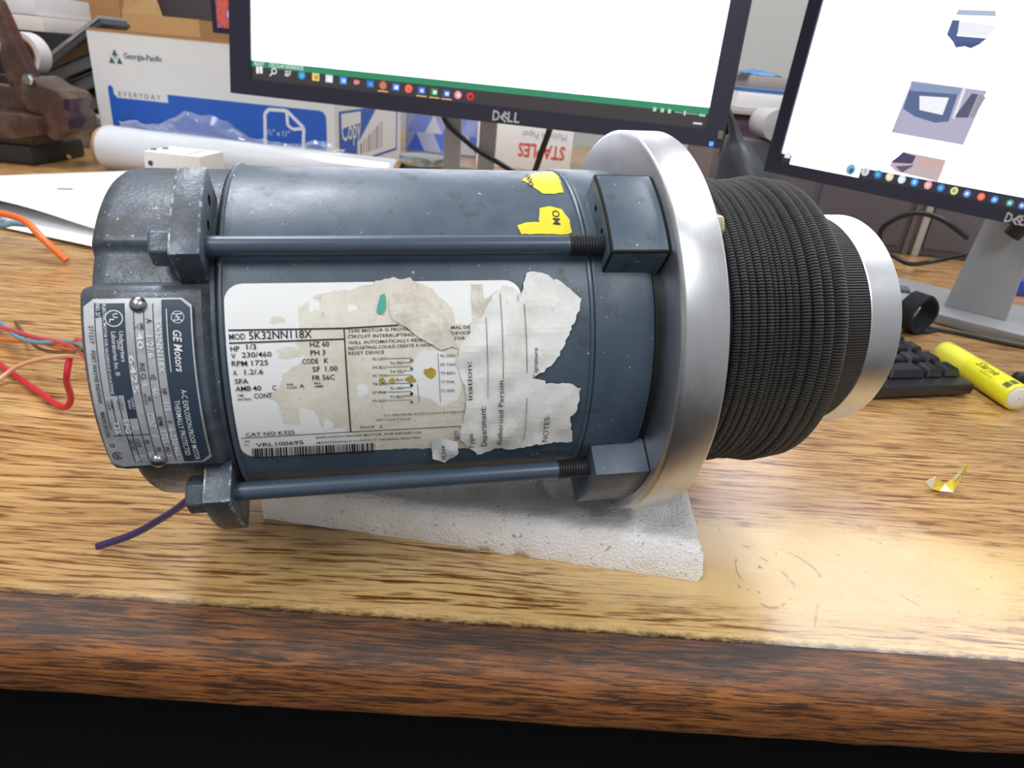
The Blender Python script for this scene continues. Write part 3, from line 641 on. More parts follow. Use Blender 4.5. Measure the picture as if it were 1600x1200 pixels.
# loose flecks of swarf stuck in the grease
fk = MB(); random.seed(11)
for _ in range(260):
    zone = random.random()
    if zone < .45: t_, ph_, R_ = random.uniform(-.1995, -.1655), random.gauss(38, 3.0), .0661
    elif zone < .8: t_, ph_, R_ = random.uniform(-.1635, -.1590), random.uniform(26, 72), .0696
    else: t_, ph_, R_ = random.uniform(-.163, -.157), random.uniform(60, 82), .0708
    if ph_ > 47 and zone < .45: ph_ = 44
    if ph_ < 37.8 and zone < .45: R_ = PADR + .0001 if ph_ < 34 else .0692
    c_ = cp(t_, R_ + .0002, ph_); s_ = random.uniform(.0001, .00032); d_ = V([random.uniform(-1, 1) for _ in range(3)]).normalized() * s_ * random.choice((1, 1, 2.6)); e_ = d_.orthogonal().normalized() * s_ * .6; g_ = d_.cross(e_).normalized() * s_ * .5
    fk.add([c_ - d_, c_ + e_, c_ + d_, c_ - e_, c_ + g_, c_ - g_], [(0, 1, 4), (1, 2, 4), (2, 3, 4), (3, 0, 4), (1, 0, 5), (2, 1, 5), (3, 2, 5), (0, 3, 5)])
mpart(fk, 'metal_swarf', M_STEEL, kind='stuff')
# lead wires out of the rear end bell; points in world space, brought into the motor's frame
bpy.context.view_layer.update()
MW = motor.matrix_world.inverted()
def mw(t, R, ph): return X0 + ex * t + (-ey * cos(rad(ph)) + ez * sin(rad(ph))) * R
def wire(name, pts_, r, rgb, parent=None, **props):
    P = bez(pts_, 10); P = [MW @ q for q in P] if parent is motor else P
    return MB().tube(P, r, 10).obj(name, plain('wire_' + '_'.join(map(str, rgb)), rgb, .38, 0, .06, 150), parent, smooth=60, **props)
def lead(rgb, start, pts_, r=.0015): wire('lead_wire', [mw(*start), mw(start[0] - .012, start[1], start[2])] + [pt(u, v_, z) for u, v_, z in pts_], r, rgb, motor)
lead((196, 34, 50), (-.200, .030, 10), [(118, 535, .055), (104, 590, .03), (111, 622, .012), (98, 636, .004), (60, 612, .003), (0, 570, .003), (-60, 530, .003)], .0019)
lead((204, 52, 70), (-.200, .034, 2), [(112, 540, .05), (60, 528, .03), (0, 511, .012), (-50, 500, .004)], .0014)
lead((220, 168, 132), (-.200, .026, -2), [(112, 556, .045), (60, 562, .022), (25, 574, .01), (0, 592, .004), (-30, 612, .003)], .0014)
lead((226, 112, 40), (-.200, .022, 6), [(110, 545, .045), (80, 540, .03), (58, 530, .02), (30, 533, .008), (-20, 528, .003)], .0015)
lead((92, 146, 168), (-.200, .036, 14), [(112, 534, .05), (60, 535, .03), (28, 527, .02), (8, 510, .01), (-20, 490, .003)], .0014)
lead((96, 62, 40), (-.200, .03, 18), [(110, 550, .045), (62, 545, .02), (36, 520, .006), (24, 503, .002)], .0011)
w_ = [mw(-.176, .062, -52), pt(300, 776, .036), pt(276, 795, .027), pt(246, 814, .018), pt(205, 836, .009), pt(152, 854, .003)]
wire('lead_wire', w_, .0017, (58, 40, 84), motor, label='short purple lead')

# ================================================================== foam under the motor
fo = empty('foam_block', (0, .29, 0))
bpy.data.objects.remove(fo)
NXF, NYF, TH = 72, 36, .0215
A_, B_, C_, D_ = V((-.118, .2775, 0)), V((.0985, .2615, 0)), V((.1035, .365, 0)), V((-.112, .375, 0))
def fpt(a, b, z): 
    q = (A_ * (1 - a) + B_ * a) * (1 - b) + (D_ * (1 - a) + C_ * a) * b; return V((q.x, q.y, z))
fm = MB()
def fz(a, b):
    e = min(a * .215, (1 - a) * .215, b * .10, (1 - b) * .10); rnd = .006
    drop = (rnd - math.sqrt(max(0, rnd * rnd - (rnd - min(e, rnd)) ** 2))) * .8
    q = fpt(a, b, 0); lm = (q - X0); tt = lm.dot(ex)
    z = TH - drop + .0012 * mnoise.noise(V((a * 22, b * 10, 0))) + .0006 * mnoise.noise(V((a * 70, b * 34, 4)))
    if -.028 < tt < .022:                   # pressed down by the flange
        cl = X0 + ex * tt; dy_ = (q.x - cl.x) * ey.x + (q.y - cl.y) * ey.y; lim = cl.z - math.sqrt(max(1e-6, .0895 ** 2 - min(dy_, .0895) ** 2))
        z = min(z, lim - .0001)
    return max(z, .004)
for j in range(NYF + 1):
    for i in range(NXF + 1):
        a, b = i / NXF, j / NYF; q = fpt(a, b, fz(a, b)); fm.v.append(tuple(q))
nt = len(fm.v)
for j in range(NYF):
    for i in range(NXF):
        k0 = j * (NXF + 1) + i; fm.f.append((k0, k0 + 1, k0 + NXF + 2, k0 + NXF + 1)); fm.mi.append(0)
ring = [(i, 0) for i in range(NXF)] + [(NXF, j) for j in range(NYF)] + [(i, NYF) for i in range(NXF, 0, -1)] + [(0, j) for j in range(NYF, 0, -1)]
rows = [[j * (NXF + 1) + i for i, j in ring]]
cen = fpt(.5, .5, 0)
for lv in (.66, .33, 0):
    row = []
    for i, j in ring:
        q = fpt(i / NXF, j / NYF, 0); zt = fm.v[j * (NXF + 1) + i][2]; out_ = (q - cen).normalized() * (.0016 * mnoise.noise(V((q.x * 130, q.y * 130, lv * 5))) + .0014 * sin(lv * pi))
        row.append(len(fm.v)); fm.v.append((q.x + out_.x, q.y + out_.y, zt * lv + (.0002 if lv == 0 else 0)))
    rows.append(row)
for r0_, r1_ in zip(rows[:-1], rows[1:]):
    for i in range(len(ring)): fm.f.append((r0_[i], r1_[i], r1_[(i + 1) % len(ring)], r0_[(i + 1) % len(ring)])); fm.mi.append(0)
fm.f.append(tuple(reversed(rows[-1]))); fm.mi.append(0)
fm.obj('foam_block', M_FOAM, smooth=70, label='white packing foam slab on the desk under the motor', category='foam')

# ================================================================== monitors
EW = lambda c, s=1.0: emit('lit_pixels', c, s)
class Frame:
    """a tilted panel: origin at its lower corner, x along the lower edge, y up the panel, z out of its face"""
    def __init__(s, o, b, tilt):
        s.o = V(o); s.x = (V(b) - s.o).normalized(); up = V((0, 0, 1)); nrm = s.x.cross(up).normalized()      # towards the viewer
        s.y = (up * cos(tilt) - nrm * sin(tilt)).normalized(); s.z = s.x.cross(s.y).normalized()
        s.M = Matrix((s.x, s.y, s.z)).transposed().to_4x4(); s.M.translation = s.o
    def px(s, u, v_, h=0.0):
        q = ray(u, v_); kk = (s.o + s.z * h - CAM).dot(s.z) / q.dot(s.z); P = CAM + q * kk - s.o
        return V((P.dot(s.x), P.dot(s.y)))
def monitor(name, fr, wd, ht, bez_, screen, lab, foot, neck, cat='monitor'):
    """bez_ = bezel widths (left, right, bottom, top)"""
    root = empty(name, V((fr.o.x, fr.o.y, 0)), label=lab, category=cat)
    bpy.context.view_layer.update(); inv = root.matrix_world.inverted()
    X = lambda x, y, h: inv @ (fr.M @ V((x, y, h)))
    l, r, b, t = bez_
    f = MB()
    for x0, x1, y0, y1 in ((0, wd, 0, b), (0, wd, ht - t, ht), (0, l, b, ht - t), (wd - r, wd, b, ht - t)): f.box(x0, x1, y0, y1, -.012, 0.0025, fn=lambda p: X(*p))
    f.obj('bezel', M_BEZEL, root)
    MB().box(.002, wd - .002, .002, ht - .002, -.03, -.012, fn=lambda p: X(*p)).obj('back_cover', M_BLACK, root, bevel=.003)
    scr = MB().box(l, wd - r, b, ht - t, -.010, 0, fn=lambda p: X(*p)).obj('screen', EW((238, 240, 255), screen), root)
    return root, scr, X, inv
zb = .161
BL, BR = pt(362, 145, zb), pt(1128, 232, zb)
f1 = Frame(BL, BR, rad(6)); W1 = (BR - BL).length
sl = f1.px(393, 60).x; sr = W1 - f1.px(1110, 160).x; sb = f1.px(740, 162).y
m1, s1, X1, inv1 = monitor('monitor', f1, W1, .335, (sl, sr, sb, .018), 3.0, 'black framed monitor with spreadsheet status bar behind the motor barrel', None, None)
a1 = Art(X1)
def strip_(a, fr, pts_, c_, h, s_=1.0): a.poly([fr.px(*q) for q in pts_][::-1], EW(c_, s_), h)
y_t = lambda x: 97 + (x - 394) * .1255      # upper edge of the dark task bar in the picture
xl, xr = sl, W1 - sr
a1.poly([(xl, sb), (xr, sb), (xr, f1.px(740, y_t(740)).y), (xl, f1.px(740, y_t(740)).y)], EW((62, 54, 58), .6), .0006)
a1.poly([(xl, f1.px(740, y_t(740)).y), (xr, f1.px(740, y_t(740)).y), (xr, f1.px(740, y_t(740) - 10.5).y), (xl, f1.px(740, y_t(740) - 10.5).y)], EW((36, 150, 106), .8), .0006)
tyc = lambda x: y_t(x) + 11
def icon(a, fr, u, v_, r_, c_, h=.001, s_=.95): 
    c0 = fr.px(u, v_); rr_ = (fr.px(u + r_, v_) - c0).length; a.poly([c0 + V((rr_ * cos(q), rr_ * sin(q))) for q in [pi / 8 + i * pi / 4 for i in range(8)]], EW(c_, s_), h)
def sq(a, fr, u, v_, wx, hy, c_, h=.001, s_=.95): 
    c0 = fr.px(u, v_); k_ = (fr.px(u + 10, v_ + 1) - c0).length / 10; a.poly([c0 + V((dx * wx * k_, dy * hy * k_)) for dx, dy in ((-1, -1), (1, -1), (1, 1), (-1, 1))], EW(c_, s_), h)
for (u, kind, c_, c2) in ((406, 'w', (240, 240, 250), 0), (428, 'o', (235, 235, 240), 0), (450, 't', (210, 205, 210), 0), (472, 'c', (40, 140, 220), (80, 200, 160)), (494, 's', (240, 214, 120), (200, 160, 60)), (515, 's', (220, 232, 250), (255, 255, 255)), (537, 's', (40, 140, 230), (180, 225, 255)), (558, 'h', (240, 130, 150), 0), (579, 's', (30, 110, 190), (70, 170, 230)), (599, 'c', (240, 90, 70), (70, 180, 90)), (619, 's', (60, 120, 220), (240, 245, 255)), (639, 'c', (255, 120, 60), (255, 70, 110)), (659, 's', (40, 100, 200), (190, 215, 255)), (679, 's', (30, 130, 80), (220, 245, 230)), (698, 's', (40, 90, 190), (220, 230, 255)), (716, 'c', (240, 150, 150), (250, 220, 220)), (735, 'c', (220, 40, 50), (120, 10, 20))):
    v_ = tyc(u)
    if kind == 'w':
        for dx in (-2.7, 2.7):
            for dy in (-2.7, 2.7): sq(a1, f1, u + dx, v_ + dy, 2.3, 2.3, c_)
    elif kind == 'o': c0 = f1.px(u + 1, v_ - 1); a1.disc(c0, .0035, EW(c_), .001, 16, .0022); a1.line(c0 + V((-.0025, -.0025)), c0 + V((-.0055, -.0055)), .0014, EW(c_), .001)
    elif kind == 't': sq(a1, f1, u - 1, v_ + 2, 3.2, 2, c_); sq(a1, f1, u - 1, v_ - 3, 3.2, 1, c_); sq(a1, f1, u + 4, v_ - 1, 1, 3, c_)
    elif kind == 'c': icon(a1, f1, u, v_, 6, c_); icon(a1, f1, u + .8, v_ + .6, 3, c2, .0013)
    elif kind == 's': sq(a1, f1, u, v_, 5.6, 5, c_); sq(a1, f1, u + 1, v_ + .6, 3, 2.6, c2, .0013)
    else: icon(a1, f1, u - 1.5, v_, 3.6, c_); icon(a1, f1, u + 2.2, v_, 2.6, c_)
for u in (599, 659, 679, 698): sq(a1, f1, u, tyc(u) + 9, 8, .8, (240, 190, 120), .0011)
yg = f1.px(740, y_t(740)).y + .0016
a1.text('READY', V((f1.px(398, 96).x, yg)), V((f1.px(414, 98).x, yg)), .0044, EW((225, 245, 235)), .0011, bold=.01); a1.text('CIRCULAR REFERENCES', V((f1.px(421, 99).x, yg)), V((f1.px(475, 105).x, yg)), .0044, EW((225, 245, 235)), .0011, bold=.01)
for u, wx in ((1023, 2.5), (1035, 2.5), (1046, 2.5)): sq(a1, f1, u, y_t(u) - 5, wx, 3, (180, 225, 200))
sq(a1, f1, 1072, y_t(1072) - 5, 18, .6, (150, 210, 180)); sq(a1, f1, 1070, y_t(1070) - 5, 1.2, 3.5, (220, 240, 230)); sq(a1, f1, 1097, y_t(1097) - 5, 5, 1.8, (160, 215, 190))
sq(a1, f1, 1090, 193, 7, 1.4, (225, 220, 225)); sq(a1, f1, 1088, 202, 7.5, 1.6, (220, 150, 160))
for u, v_ in ((807, 9), (806, 22), (804, 36), (803, 50), (799, 77), (797, 90), (794, 116), (801, 118), (592, 28), (588, 72)): sq(a1, f1, u, v_, 3, .7, (200, 202, 212), .0006)
a1.obj('screen_content', s1)
b1 = Art(X1); ca, cb_ = f1.px(770, 187.5), f1.px(812, 192.5); sv = plain('logo_silver', (196, 196, 200), .35, .5); cap1 = .0098
dv = (cb_ - ca) / 4
def dell(a, ca, cb_, cap, h):
    d = cb_ - ca
    a.text('D', ca, ca + d * .27, cap, sv, h, bold=.03); a.text('E', ca + d * .28 + V((0, cap * .35)), ca + d * .50 + V((0, -cap * .12)), cap * .85, sv, h, bold=.03)
    a.text('L', ca + d * .56, ca + d * .76, cap, sv, h, bold=.03); a.text('L', ca + d * .80, cb_, cap, sv, h, bold=.03)
dell(b1, ca, cb_, cap1, .0030)
b1.obj('maker_logo', m1)
led = f1.px(1111, 225); MB().box(led.x - .002, led.x + .002, led.y - .002, led.y + .002, .0025, .0042, fn=lambda p: X1(*p)).obj('power_light', EW((60, 110, 255), 3.0), m1)
btn = f1.px(1124, 214); MB().box(btn.x - .002, btn.x + .003, btn.y - .002, btn.y + .006, .0025, .0040, fn=lambda p: X1(*p)).obj('power_button', plain('button_olive', (110, 106, 84), .5), m1)
# stand of the first monitor: slotted neck and foot behind the panel
cN = aty(735, 220, .955); nk = MB()
for x0, x1 in ((-.034, -.013), (.012, .034)): nk.box(cN.x + x0, cN.x + x1, .95, .966, .012, .30)
nk.box(cN.x - .013, cN.x + .012, .95, .966, .012, .088); nk.box(cN.x - .013, cN.x + .012, .95, .966, .168, .30)
nk.box(cN.x - .03, cN.x + .03, .86, .952, .24, .30)
nk.obj('stand_neck', M_SILVER, m1).location = -m1.location
MB().box(cN.x - .11, cN.x + .11, .86, 1.02, 0.0006, .012).obj('stand_foot', M_SILVER, m1, bevel=.004).location = -m1.location

zb = .14
BL, BR = pt(1195, 267, zb), pt(1600, 354, zb)
f2 = Frame(BL, BR, rad(2.5)); W2 = .51
sl = f2.px(1224, 232).x; sb = f2.px(1400, 289).y
m2, s2, X2, inv2 = monitor('monitor', f2, W2, .32, (sl, .018, sb, .018), 3.0, 'monitor showing product photos, standing beside the keyboard', None, None)
a2 = Art(X2); tb = f2.px(1400, 272).y
def seg(x0, x1): a2.poly([(x0, sb), (x1, sb), (x1, tb), (x0, tb)], EW((46, 42, 62), .55), .0006)
seg(sl, f2.px(1239, 240).x); seg(f2.px(1346, 264).x, W2 - .018)
ty2 = lambda u: 268 + (u - 1353) * .2178
sq(a2, f2, 1232, 242, 4.5, 4, (235, 240, 255))
for (u, c_, c2) in ((1353, (225, 225, 235), (180, 180, 200)), (1373, (30, 130, 220), (80, 210, 190)), (1391, (240, 225, 180), (250, 245, 225)), (1410, (225, 235, 255), (255, 255, 255)), (1430, (50, 150, 235), (190, 225, 255)), (1451, (240, 170, 180), (250, 210, 210)), (1471, (40, 130, 210), (120, 200, 235)), (1492, (240, 230, 150), (90, 190, 120)), (1512, (80, 140, 225), (235, 240, 255)), (1534, (255, 110, 80), (255, 150, 130)), (1555, (60, 140, 225), (200, 225, 255)), (1579, (60, 150, 150), (200, 235, 230)), (1598, (70, 130, 220), (220, 230, 250))):
    icon(a2, f2, u, ty2(u), 6.5, c_); sq(a2, f2, u, ty2(u), 2.5, 2.5, c2, .0013)
for u in (1492, 1555, 1579): sq(a2, f2, u - 3, ty2(u) + 10, 8, 1, (240, 205, 140), .0012)
P2 = lambda pts_, c_, h, s_=1.0: strip_(a2, f2, pts_, c_, h, s_)
# picture one: dark machine with a pale label
P2([(1498, 15), (1557, 17), (1557, 26), (1494, 24)], (170, 188, 208), .0008); P2([(1489, 31), (1502, 32), (1496, 56), (1544, 60), (1530, 70), (1520, 68), (1490, 66), (1480, 54)], (70, 90, 140), .0008); P2([(1500, 33), (1560, 40), (1543, 59), (1497, 55)], (238, 240, 246), .0011); P2([(1490, 66), (1535, 68), (1518, 76), (1508, 73), (1494, 75)], (58, 78, 126), .0008)
# picture two: machine on a bench
P2([(1426, 126), (1543, 142), (1506, 227), (1393, 207)], (176, 172, 196), .0008); P2([(1422, 140), (1500, 140), (1483, 190), (1462, 192), (1430, 182), (1412, 170)], (82, 100, 142), .0010); P2([(1438, 150), (1484, 153), (1474, 180), (1438, 172)], (240, 242, 248), .0013); P2([(1424, 128), (1504, 138), (1500, 148), (1424, 142)], (136, 152, 188), .0012); P2([(1506, 138), (1511, 139), (1494, 186), (1489, 185)], (226, 228, 236), .0014); P2([(1520, 146), (1530, 148), (1514, 184), (1492, 184)], (76, 84, 112), .0014); P2([(1532, 148), (1542, 152), (1524, 184), (1516, 184)], (150, 150, 156), .0014)
# picture three, cut off by the task bar
P2([(1412, 237), (1479, 250), (1474, 265), (1466, 284), (1400, 268), (1390, 258)], (196, 176, 178), .0007); P2([(1412, 238), (1432, 244), (1426, 256), (1392, 254)], (66, 56, 96), .0009); P2([(1434, 246), (1476, 253), (1472, 264), (1440, 258)], (206, 170, 160), .0009); P2([(1400, 260), (1430, 258), (1410, 270)], (90, 80, 110), .0009)
icon(a2, f2, 1330, 265, 8, (120, 180, 210), .0008); icon(a2, f2, 1331, 267, 4, (40, 90, 120), .0011)
for v_ in (137, 146, 152): sq(a2, f2, 1316, v_, 2.5, .6, (214, 216, 226), .0007)
a2.obj('screen_content', s2)
b2 = Art(X2); dell(b2, f2.px(1571, 346), f2.px(1612, 355), .0072, .0030); b2.obj('maker_logo', m2)
# second stand: broad silver plate on a wavy foot
def wedge(pts_, th, zf=None):     # quad of world points, thickened backwards
    a, b, c_, d = [V(q) for q in pts_]; n_ = (b - a).cross(d - a).normalized() * th
    return MB().add([a, b, c_, d, a + n_, b + n_, c_ + n_, d + n_], [(0, 1, 2, 3), (7, 6, 5, 4), (0, 4, 5, 1), (1, 5, 6, 2), (2, 6, 7, 3), (3, 7, 4, 0)])
q0, q1 = pt(1474, 478, .012), pt(1572, 502, .012)
dirx = (q1 - q0).normalized(); dirx.z = 0; back = V((-dirx.y, dirx.x, 0))
q3 = q0 + V((0, 0, .16)) + back * .035 + dirx * .01; q2 = q1 + V((0, 0, .16)) + back * .035 - dirx * .01
wedge([q0, q1, q2, q3], -.010).obj('stand_neck', M_SILVER, m2, bevel=.002).location = -m2.location
hs = lambda a, b, h=0.002: q0 * (1 - a) * (1 - b) + q1 * a * (1 - b) + q2 * a * b + q3 * (1 - a) * b - back * h
cl_ = MB().tube([hs(.72, .95, .012), hs(.70, .62, .014), hs(.60, .55, .012)], .011, 10, r1=.009); cl_.obj('cable_clip', M_BLACK, m2).location = -m2.location
c0 = (q0 + q1) / 2
ft = MB(); polyf = []
for i in range(25):
    s_ = i / 24; polyf.append(c0 + dirx * (-.165 + .33 * s_) - back * (.055 + .012 * cos(s_ * 2 * pi) - .02 * abs(2 * s_ - 1)))
polyf += [c0 + dirx * .165 + back * .10, c0 - dirx * .165 + back * .10]
ft.prism([(q.x, q.y) for q in polyf], 0.0005, .012, lambda x, y, h: V((x, y, h)))
ft.obj('stand_foot', M_SILVER, m2, bevel=.003).location = -m2.location

# ================================================================== paper carton and what stands round it
def carton(name, o, yaw, wd, dp, ht, mat, lab, cat='box', z=0.0, wall=.004, open_top=False, rim=None, tape=None, bevel=.0015, **kw):
    """box standing with its near left lower corner at o"""
    root = empty(name, (o[0], o[1], z), (0, 0, yaw), label=lab, category=cat, **kw)
    if open_top:
        for nm, a in (('front_panel', (0, wd, 0, wall)), ('back_panel', (0, wd, dp - wall, dp)), ('side_panel', (0, wall, wall, dp - wall)), ('side_panel', (wd - wall, wd, wall, dp - wall))):
            MB().box(a[0], a[1], a[2], a[3], .0005, ht).obj(nm, mat, root)
            if rim: MB().box(a[0] - .0006, a[1] + .0006, a[2] - .0006, a[3] + .0006, ht, ht + .004).obj('torn_rim', rim, root)
        MB().box(wall, wd - wall, wall, dp - wall, .0005, .004).obj('bottom', rim or mat, root)
    else:
        MB().box(0, wd, 0, dp, .0005, ht).obj('body', mat, root, bevel=bevel)
        if tape: MB().box(wd * .42, wd * .58, -.0006, dp + .0006, ht * .82, ht + .0006).obj('tape', tape, root)
    return root
class Face(Frame):
    def __init__(s, o, yaw): Frame.__init__(s, o, V(o) + V((cos(yaw), sin(yaw), 0)), 0)
A = pt(167, 254); BY = rad(-5.0); BW, BH, BD = .420, .210, .40
box1 = carton('paper_carton', A, BY, BW, BD, BH, M_WHITEBOX, 'white copy paper carton with blue band and triangle logo', 'box', open_top=True, rim=M_CARD)
ff = Face(A, BY); bpy.context.view_layer.update(); ib = box1.matrix_world.inverted()
XA = lambda x, y, h: ib @ (ff.M @ V((x, y, h)))
a = Art(XA); BLUE = plain('carton_blue', (34, 92, 188), .5, 0, .05, 30); LOGO = plain('carton_teal', (38, 92, 104), .5); GR = plain('carton_grey_ink', (110, 112, 120), .6); WB = plain('carton_white_ink', (228, 230, 234), .5)
y1 = ff.px(300, 152).y; y0 = .025
xa, xb = ff.px(172, 160).x, BW - .014; rr = .012
xt0, xt1 = ff.px(180, 160).x, ff.px(263, 160).x
a.poly([(xa, y0), (xb, y0), (xb, y1 - rr)] + [(xb - rr + rr * cos(q * pi / 12), y1 - rr + rr * sin(q * pi / 12)) for q in range(1, 7)] + [(xt1, y1), (xt1, y1 - .013), (xt0 + .006, y1 - .013), (xt0, y1 - .007), (xt0, y1 + .002), (xt0 - .004, y1 + .006), (xa + .001, y1 + .004), (xa, y1 - .002)], BLUE, .0004)
a.text('EVERYDAY', V((ff.px(187, 155).x, y1 - .010)), V((ff.px(252, 160).x, y1 - .010)), .0078, GR, .0006, space=1.5)
c0 = ff.px(180, 88); s_ = .0125
for dx, dy in ((0, .5), (-.55, -.45), (.55, -.45)):
    a.poly([c0 + V((dx - .42, dy - .42)) * s_, c0 + V((dx + .42, dy - .42)) * s_, c0 + V((dx, dy + .4)) * s_], LOGO, .0004)
a.poly([c0 + V((-.3, .0)) * s_, c0 + V((0, -.45)) * s_, c0 + V((.3, .0)) * s_, c0 + V((0, .1)) * s_], plain('logo_grey', (170, 180, 180), .5), .0005)
a.text('Georgia-Pacific', ff.px(194, 91), ff.px(254, 97), .0085, plain('carton_text', (60, 76, 92), .6), .0006, bold=.012)
# big page outline with a folded corner
def pth(pts_, wd, m_, h):
    for p_, q_ in zip(pts_[:-1], pts_[1:]): a.line(p_, q_, wd, m_, h)
pg = [ff.px(*q) for q in ((415, 232), (414, 178), (420, 171), (448, 173), (475, 200), (474, 232))]
pth(pg, .0055, WB, .0007); pth([ff.px(448, 173), ff.px(450, 196), ff.px(458, 202), ff.px(474, 201)], .0050, WB, .0008)
a.text('8½" x 11"', ff.px(414, 210), ff.px(453, 214), .009, WB, .0008)
a.obj('carton_print', box1)
fe = Face(A + V((cos(BY), sin(BY), 0)) * BW, BY + pi / 2); XE = lambda x, y, h: ib @ (fe.M @ V((x, y, h)))
a = Art(XE)
a.poly([(.02, .03), (BD - .03, .03), (BD - .03, y1 - .01), (BD - .05, y1), (.02, y1)], BLUE, .0004); a.poly([(.03, y1 - .028), (.13, y1 - .024), (.13, y1 - .004), (.03, y1 - .004)], WB, .0007)
a.poly([(.11, .035), (BD - .04, .035), (BD - .04, y1 - .014), (.22, y1 - .004), (.11, y1 - .06)], WB, .0008); a.text('Copy', V((.03, .075)), V((.13, .075)), .034, WB, .0009, bold=.01)
for i in range(9): a.line((.13 + .016 * i, .045), (.13 + .016 * i, y1 - .06 + .004 * i), .004 if i % 3 else .008, GR, .0011)
a.obj('carton_end_print', box1)
# stretch film roll
R_ = .0360; r0_, r1_ = V((-.708, 1.160, R_ + .0004)), V((-.205, 1.088, R_ + .0004)); ax = (r1_ - r0_); Lr = ax.length; ax.normalize()
roll = empty('film_roll', (r0_.x, r0_.y, 0), (0, 0, math.atan2(ax.y, ax.x)), label='roll of clear stretch film lying before the blue banded carton', category='film roll')
up_ = lambda p: p + V((0, 0, R_ + .0004))
MB().lathe([(.003, .030), (.003, .0345), (.006, .0360), (.012, R_), (Lr * .6, R_ * .985), (Lr - .012, R_), (Lr - .004, .034), (Lr - .003, .030)], 64, fn=up_).obj('film', M_FILM, roll, smooth=40)
MB().lathe([(.0, .026), (-.004, .028), (-.004, .0325), (.004, .034), (Lr, .034), (Lr + .004, .0325), (Lr + .004, .028), (Lr, .026), (0, .026)], 48, fn=up_).obj('core_tube', M_CARD, roll, smooth=40)
lf = MB(); nu, nv = 70, 8
for i in range(nu + 1):
    u = i / nu; x = .03 + u * (Lr * .82 - .03); hh = .010 + .026 * math.exp(-((u - .36) / .16) ** 2) + .006 * sin(u * 23) * sin(u * 9)
    for j in range(nv + 1):
        v_ = j / nv; q = V((x, -.004 + .008 * sin(v_ * 3 + u * 11) * v_, R_ * 2 - .002 + hh * v_)); n_ = V((x * 55, v_ * 3.1, 2)); q += V((0, .006 * mnoise.noise(n_), .005 * mnoise.noise(n_ + V((9, 3, 1))))) * v_
        lf.v.append(tuple(q))
for i in range(nu):
    for j in range(nv): k0 = i * (nv + 1) + j; lf.f.append((k0, k0 + nv + 1, k0 + nv + 2, k0 + 1)); lf.mi.append(0)
lf.obj('loose_film', M_CLEAR, roll, smooth=30)
# small white device box with dark dots
wq = aty(226, 262, .98); wz = aty(232, 236, .98).z
dev = carton('white_device_box', (wq.x, .98), rad(-3), .083, .07, wz, M_WHITEBOX, 'small white box with dark dots beside the film roll', 'box', bevel=.003)
a = Art(lambda x, y, h: V((x, y, h)))
for x_, y_ in ((.012, .038), (.006, .018)): MB().lathe([(0, .0042), (.0012, .0040), (.0014, .001)], 14, fn=lambda p: V((x_ + p.y, y_ + p.z, wz + p.x)), caps=(True, True)).obj('button', plain('dot_ink', (30, 44, 60), .5), dev)
for i in range(3): a.line((.058, .014 + .014 * i), (.066, .014 + .014 * i), .003, plain('dash_ink', (120, 124, 128), .5), wz + .0008); a.line((.073, .012 + .016 * i), (.075, .012 + .016 * i), .003, plain('dash_ink', (120, 124, 128), .5), wz + .0008)
a.obj('top_print', dev)
a = Art(lambda x, y, h: V((x, -h, y))); a.disc((.010, wz - .016), .0036, plain('dot_ink', (30, 44, 60), .5), .0008, 12); a.disc((.0105, wz - .025), .0014, GR, .0008, 8); a.obj('front_print', dev)
# blue triangle ream box, ream with upside-down lettering
def zpx(u, v_, D): return aty(u, v_, D).z
def xpx(u, v_, D): return aty(u, v_, D).x
D_ = 1.80; x0 = xpx(634, 205, D_); tri = carton('ream_box', (x0, D_), 0, .19, .26, zpx(660, 160, D_) + .02, plain('ream_blue', (150, 164, 216), .5, 0, .05, 30), 'ream box printed with blue triangles behind the monitor neck', 'box')
a = Art(lambda x, y, h: V((x, -h, y))); cols = [(60, 100, 214), (176, 186, 224), (120, 142, 222), (206, 208, 224), (90, 122, 220), (150, 162, 218)]
for i in range(4):
    for j in range(3):
        x_, y_, s_ = .004 + i * .044, .004 + j * .044, .044
        if x_ + s_ < .19 and y_ + s_ < zpx(660, 160, D_) + .02:
            a.poly([(x_, y_), (x_ + s_, y_), (x_ + s_ / 2, y_ + s_)], plain('tri_%d' % ((i + 2 * j) % 6), cols[(i + 2 * j) % 6], .5), .0004); a.poly([(x_ + s_, y_), (x_ + s_ * 1.5, y_ + s_) if x_ + s_ * 1.5 < .188 else (x_ + s_, y_ + s_), (x_ + s_ / 2, y_ + s_)], plain('tri_%d' % ((i * 3 + j + 1) % 6), cols[(i * 3 + j + 1) % 6], .5), .0005)
a.obj('triangle_print', tri)
D_ = 1.66; x0 = xpx(745, 225, D_); x1 = xpx(893, 240, D_); hs_ = zpx(830, 196, D_)
ream = carton('paper_ream', (x0, D_), rad(-2), x1 - x0, .22, hs_, M_WHITEBOX, 'white paper ream with upside-down red lettering beyond the monitor stand', 'paper ream', bevel=.002)
a = Art(lambda x, y, h: V((x, -h, y))); wr = x1 - x0
a.text('STAPLES', V((wr * .93, hs_ * .60)), V((wr * .44, hs_ * .60)), hs_ * .30, plain('red_ink', (206, 66, 60), .5), .0006, bold=.02)
a.text('Multiuse Paper', V((wr * .93, hs_ * .88)), V((wr * .46, hs_ * .88)), hs_ * .16, plain('lilac_ink', (168, 172, 206), .5), .0006)
a.obj('ream_print', ream)
a = Art(lambda x, y, h: V((wr + h, x, y))); a.poly([(.01, .005), (.2, .005), (.2, hs_ - .01), (.01, hs_ - .01)], plain('ream_end_blue', (60, 84, 160), .5), .0005); a.disc((.07, hs_ * .4), .02, WB, .0008, 16, .012); a.obj('ream_end_print', ream)
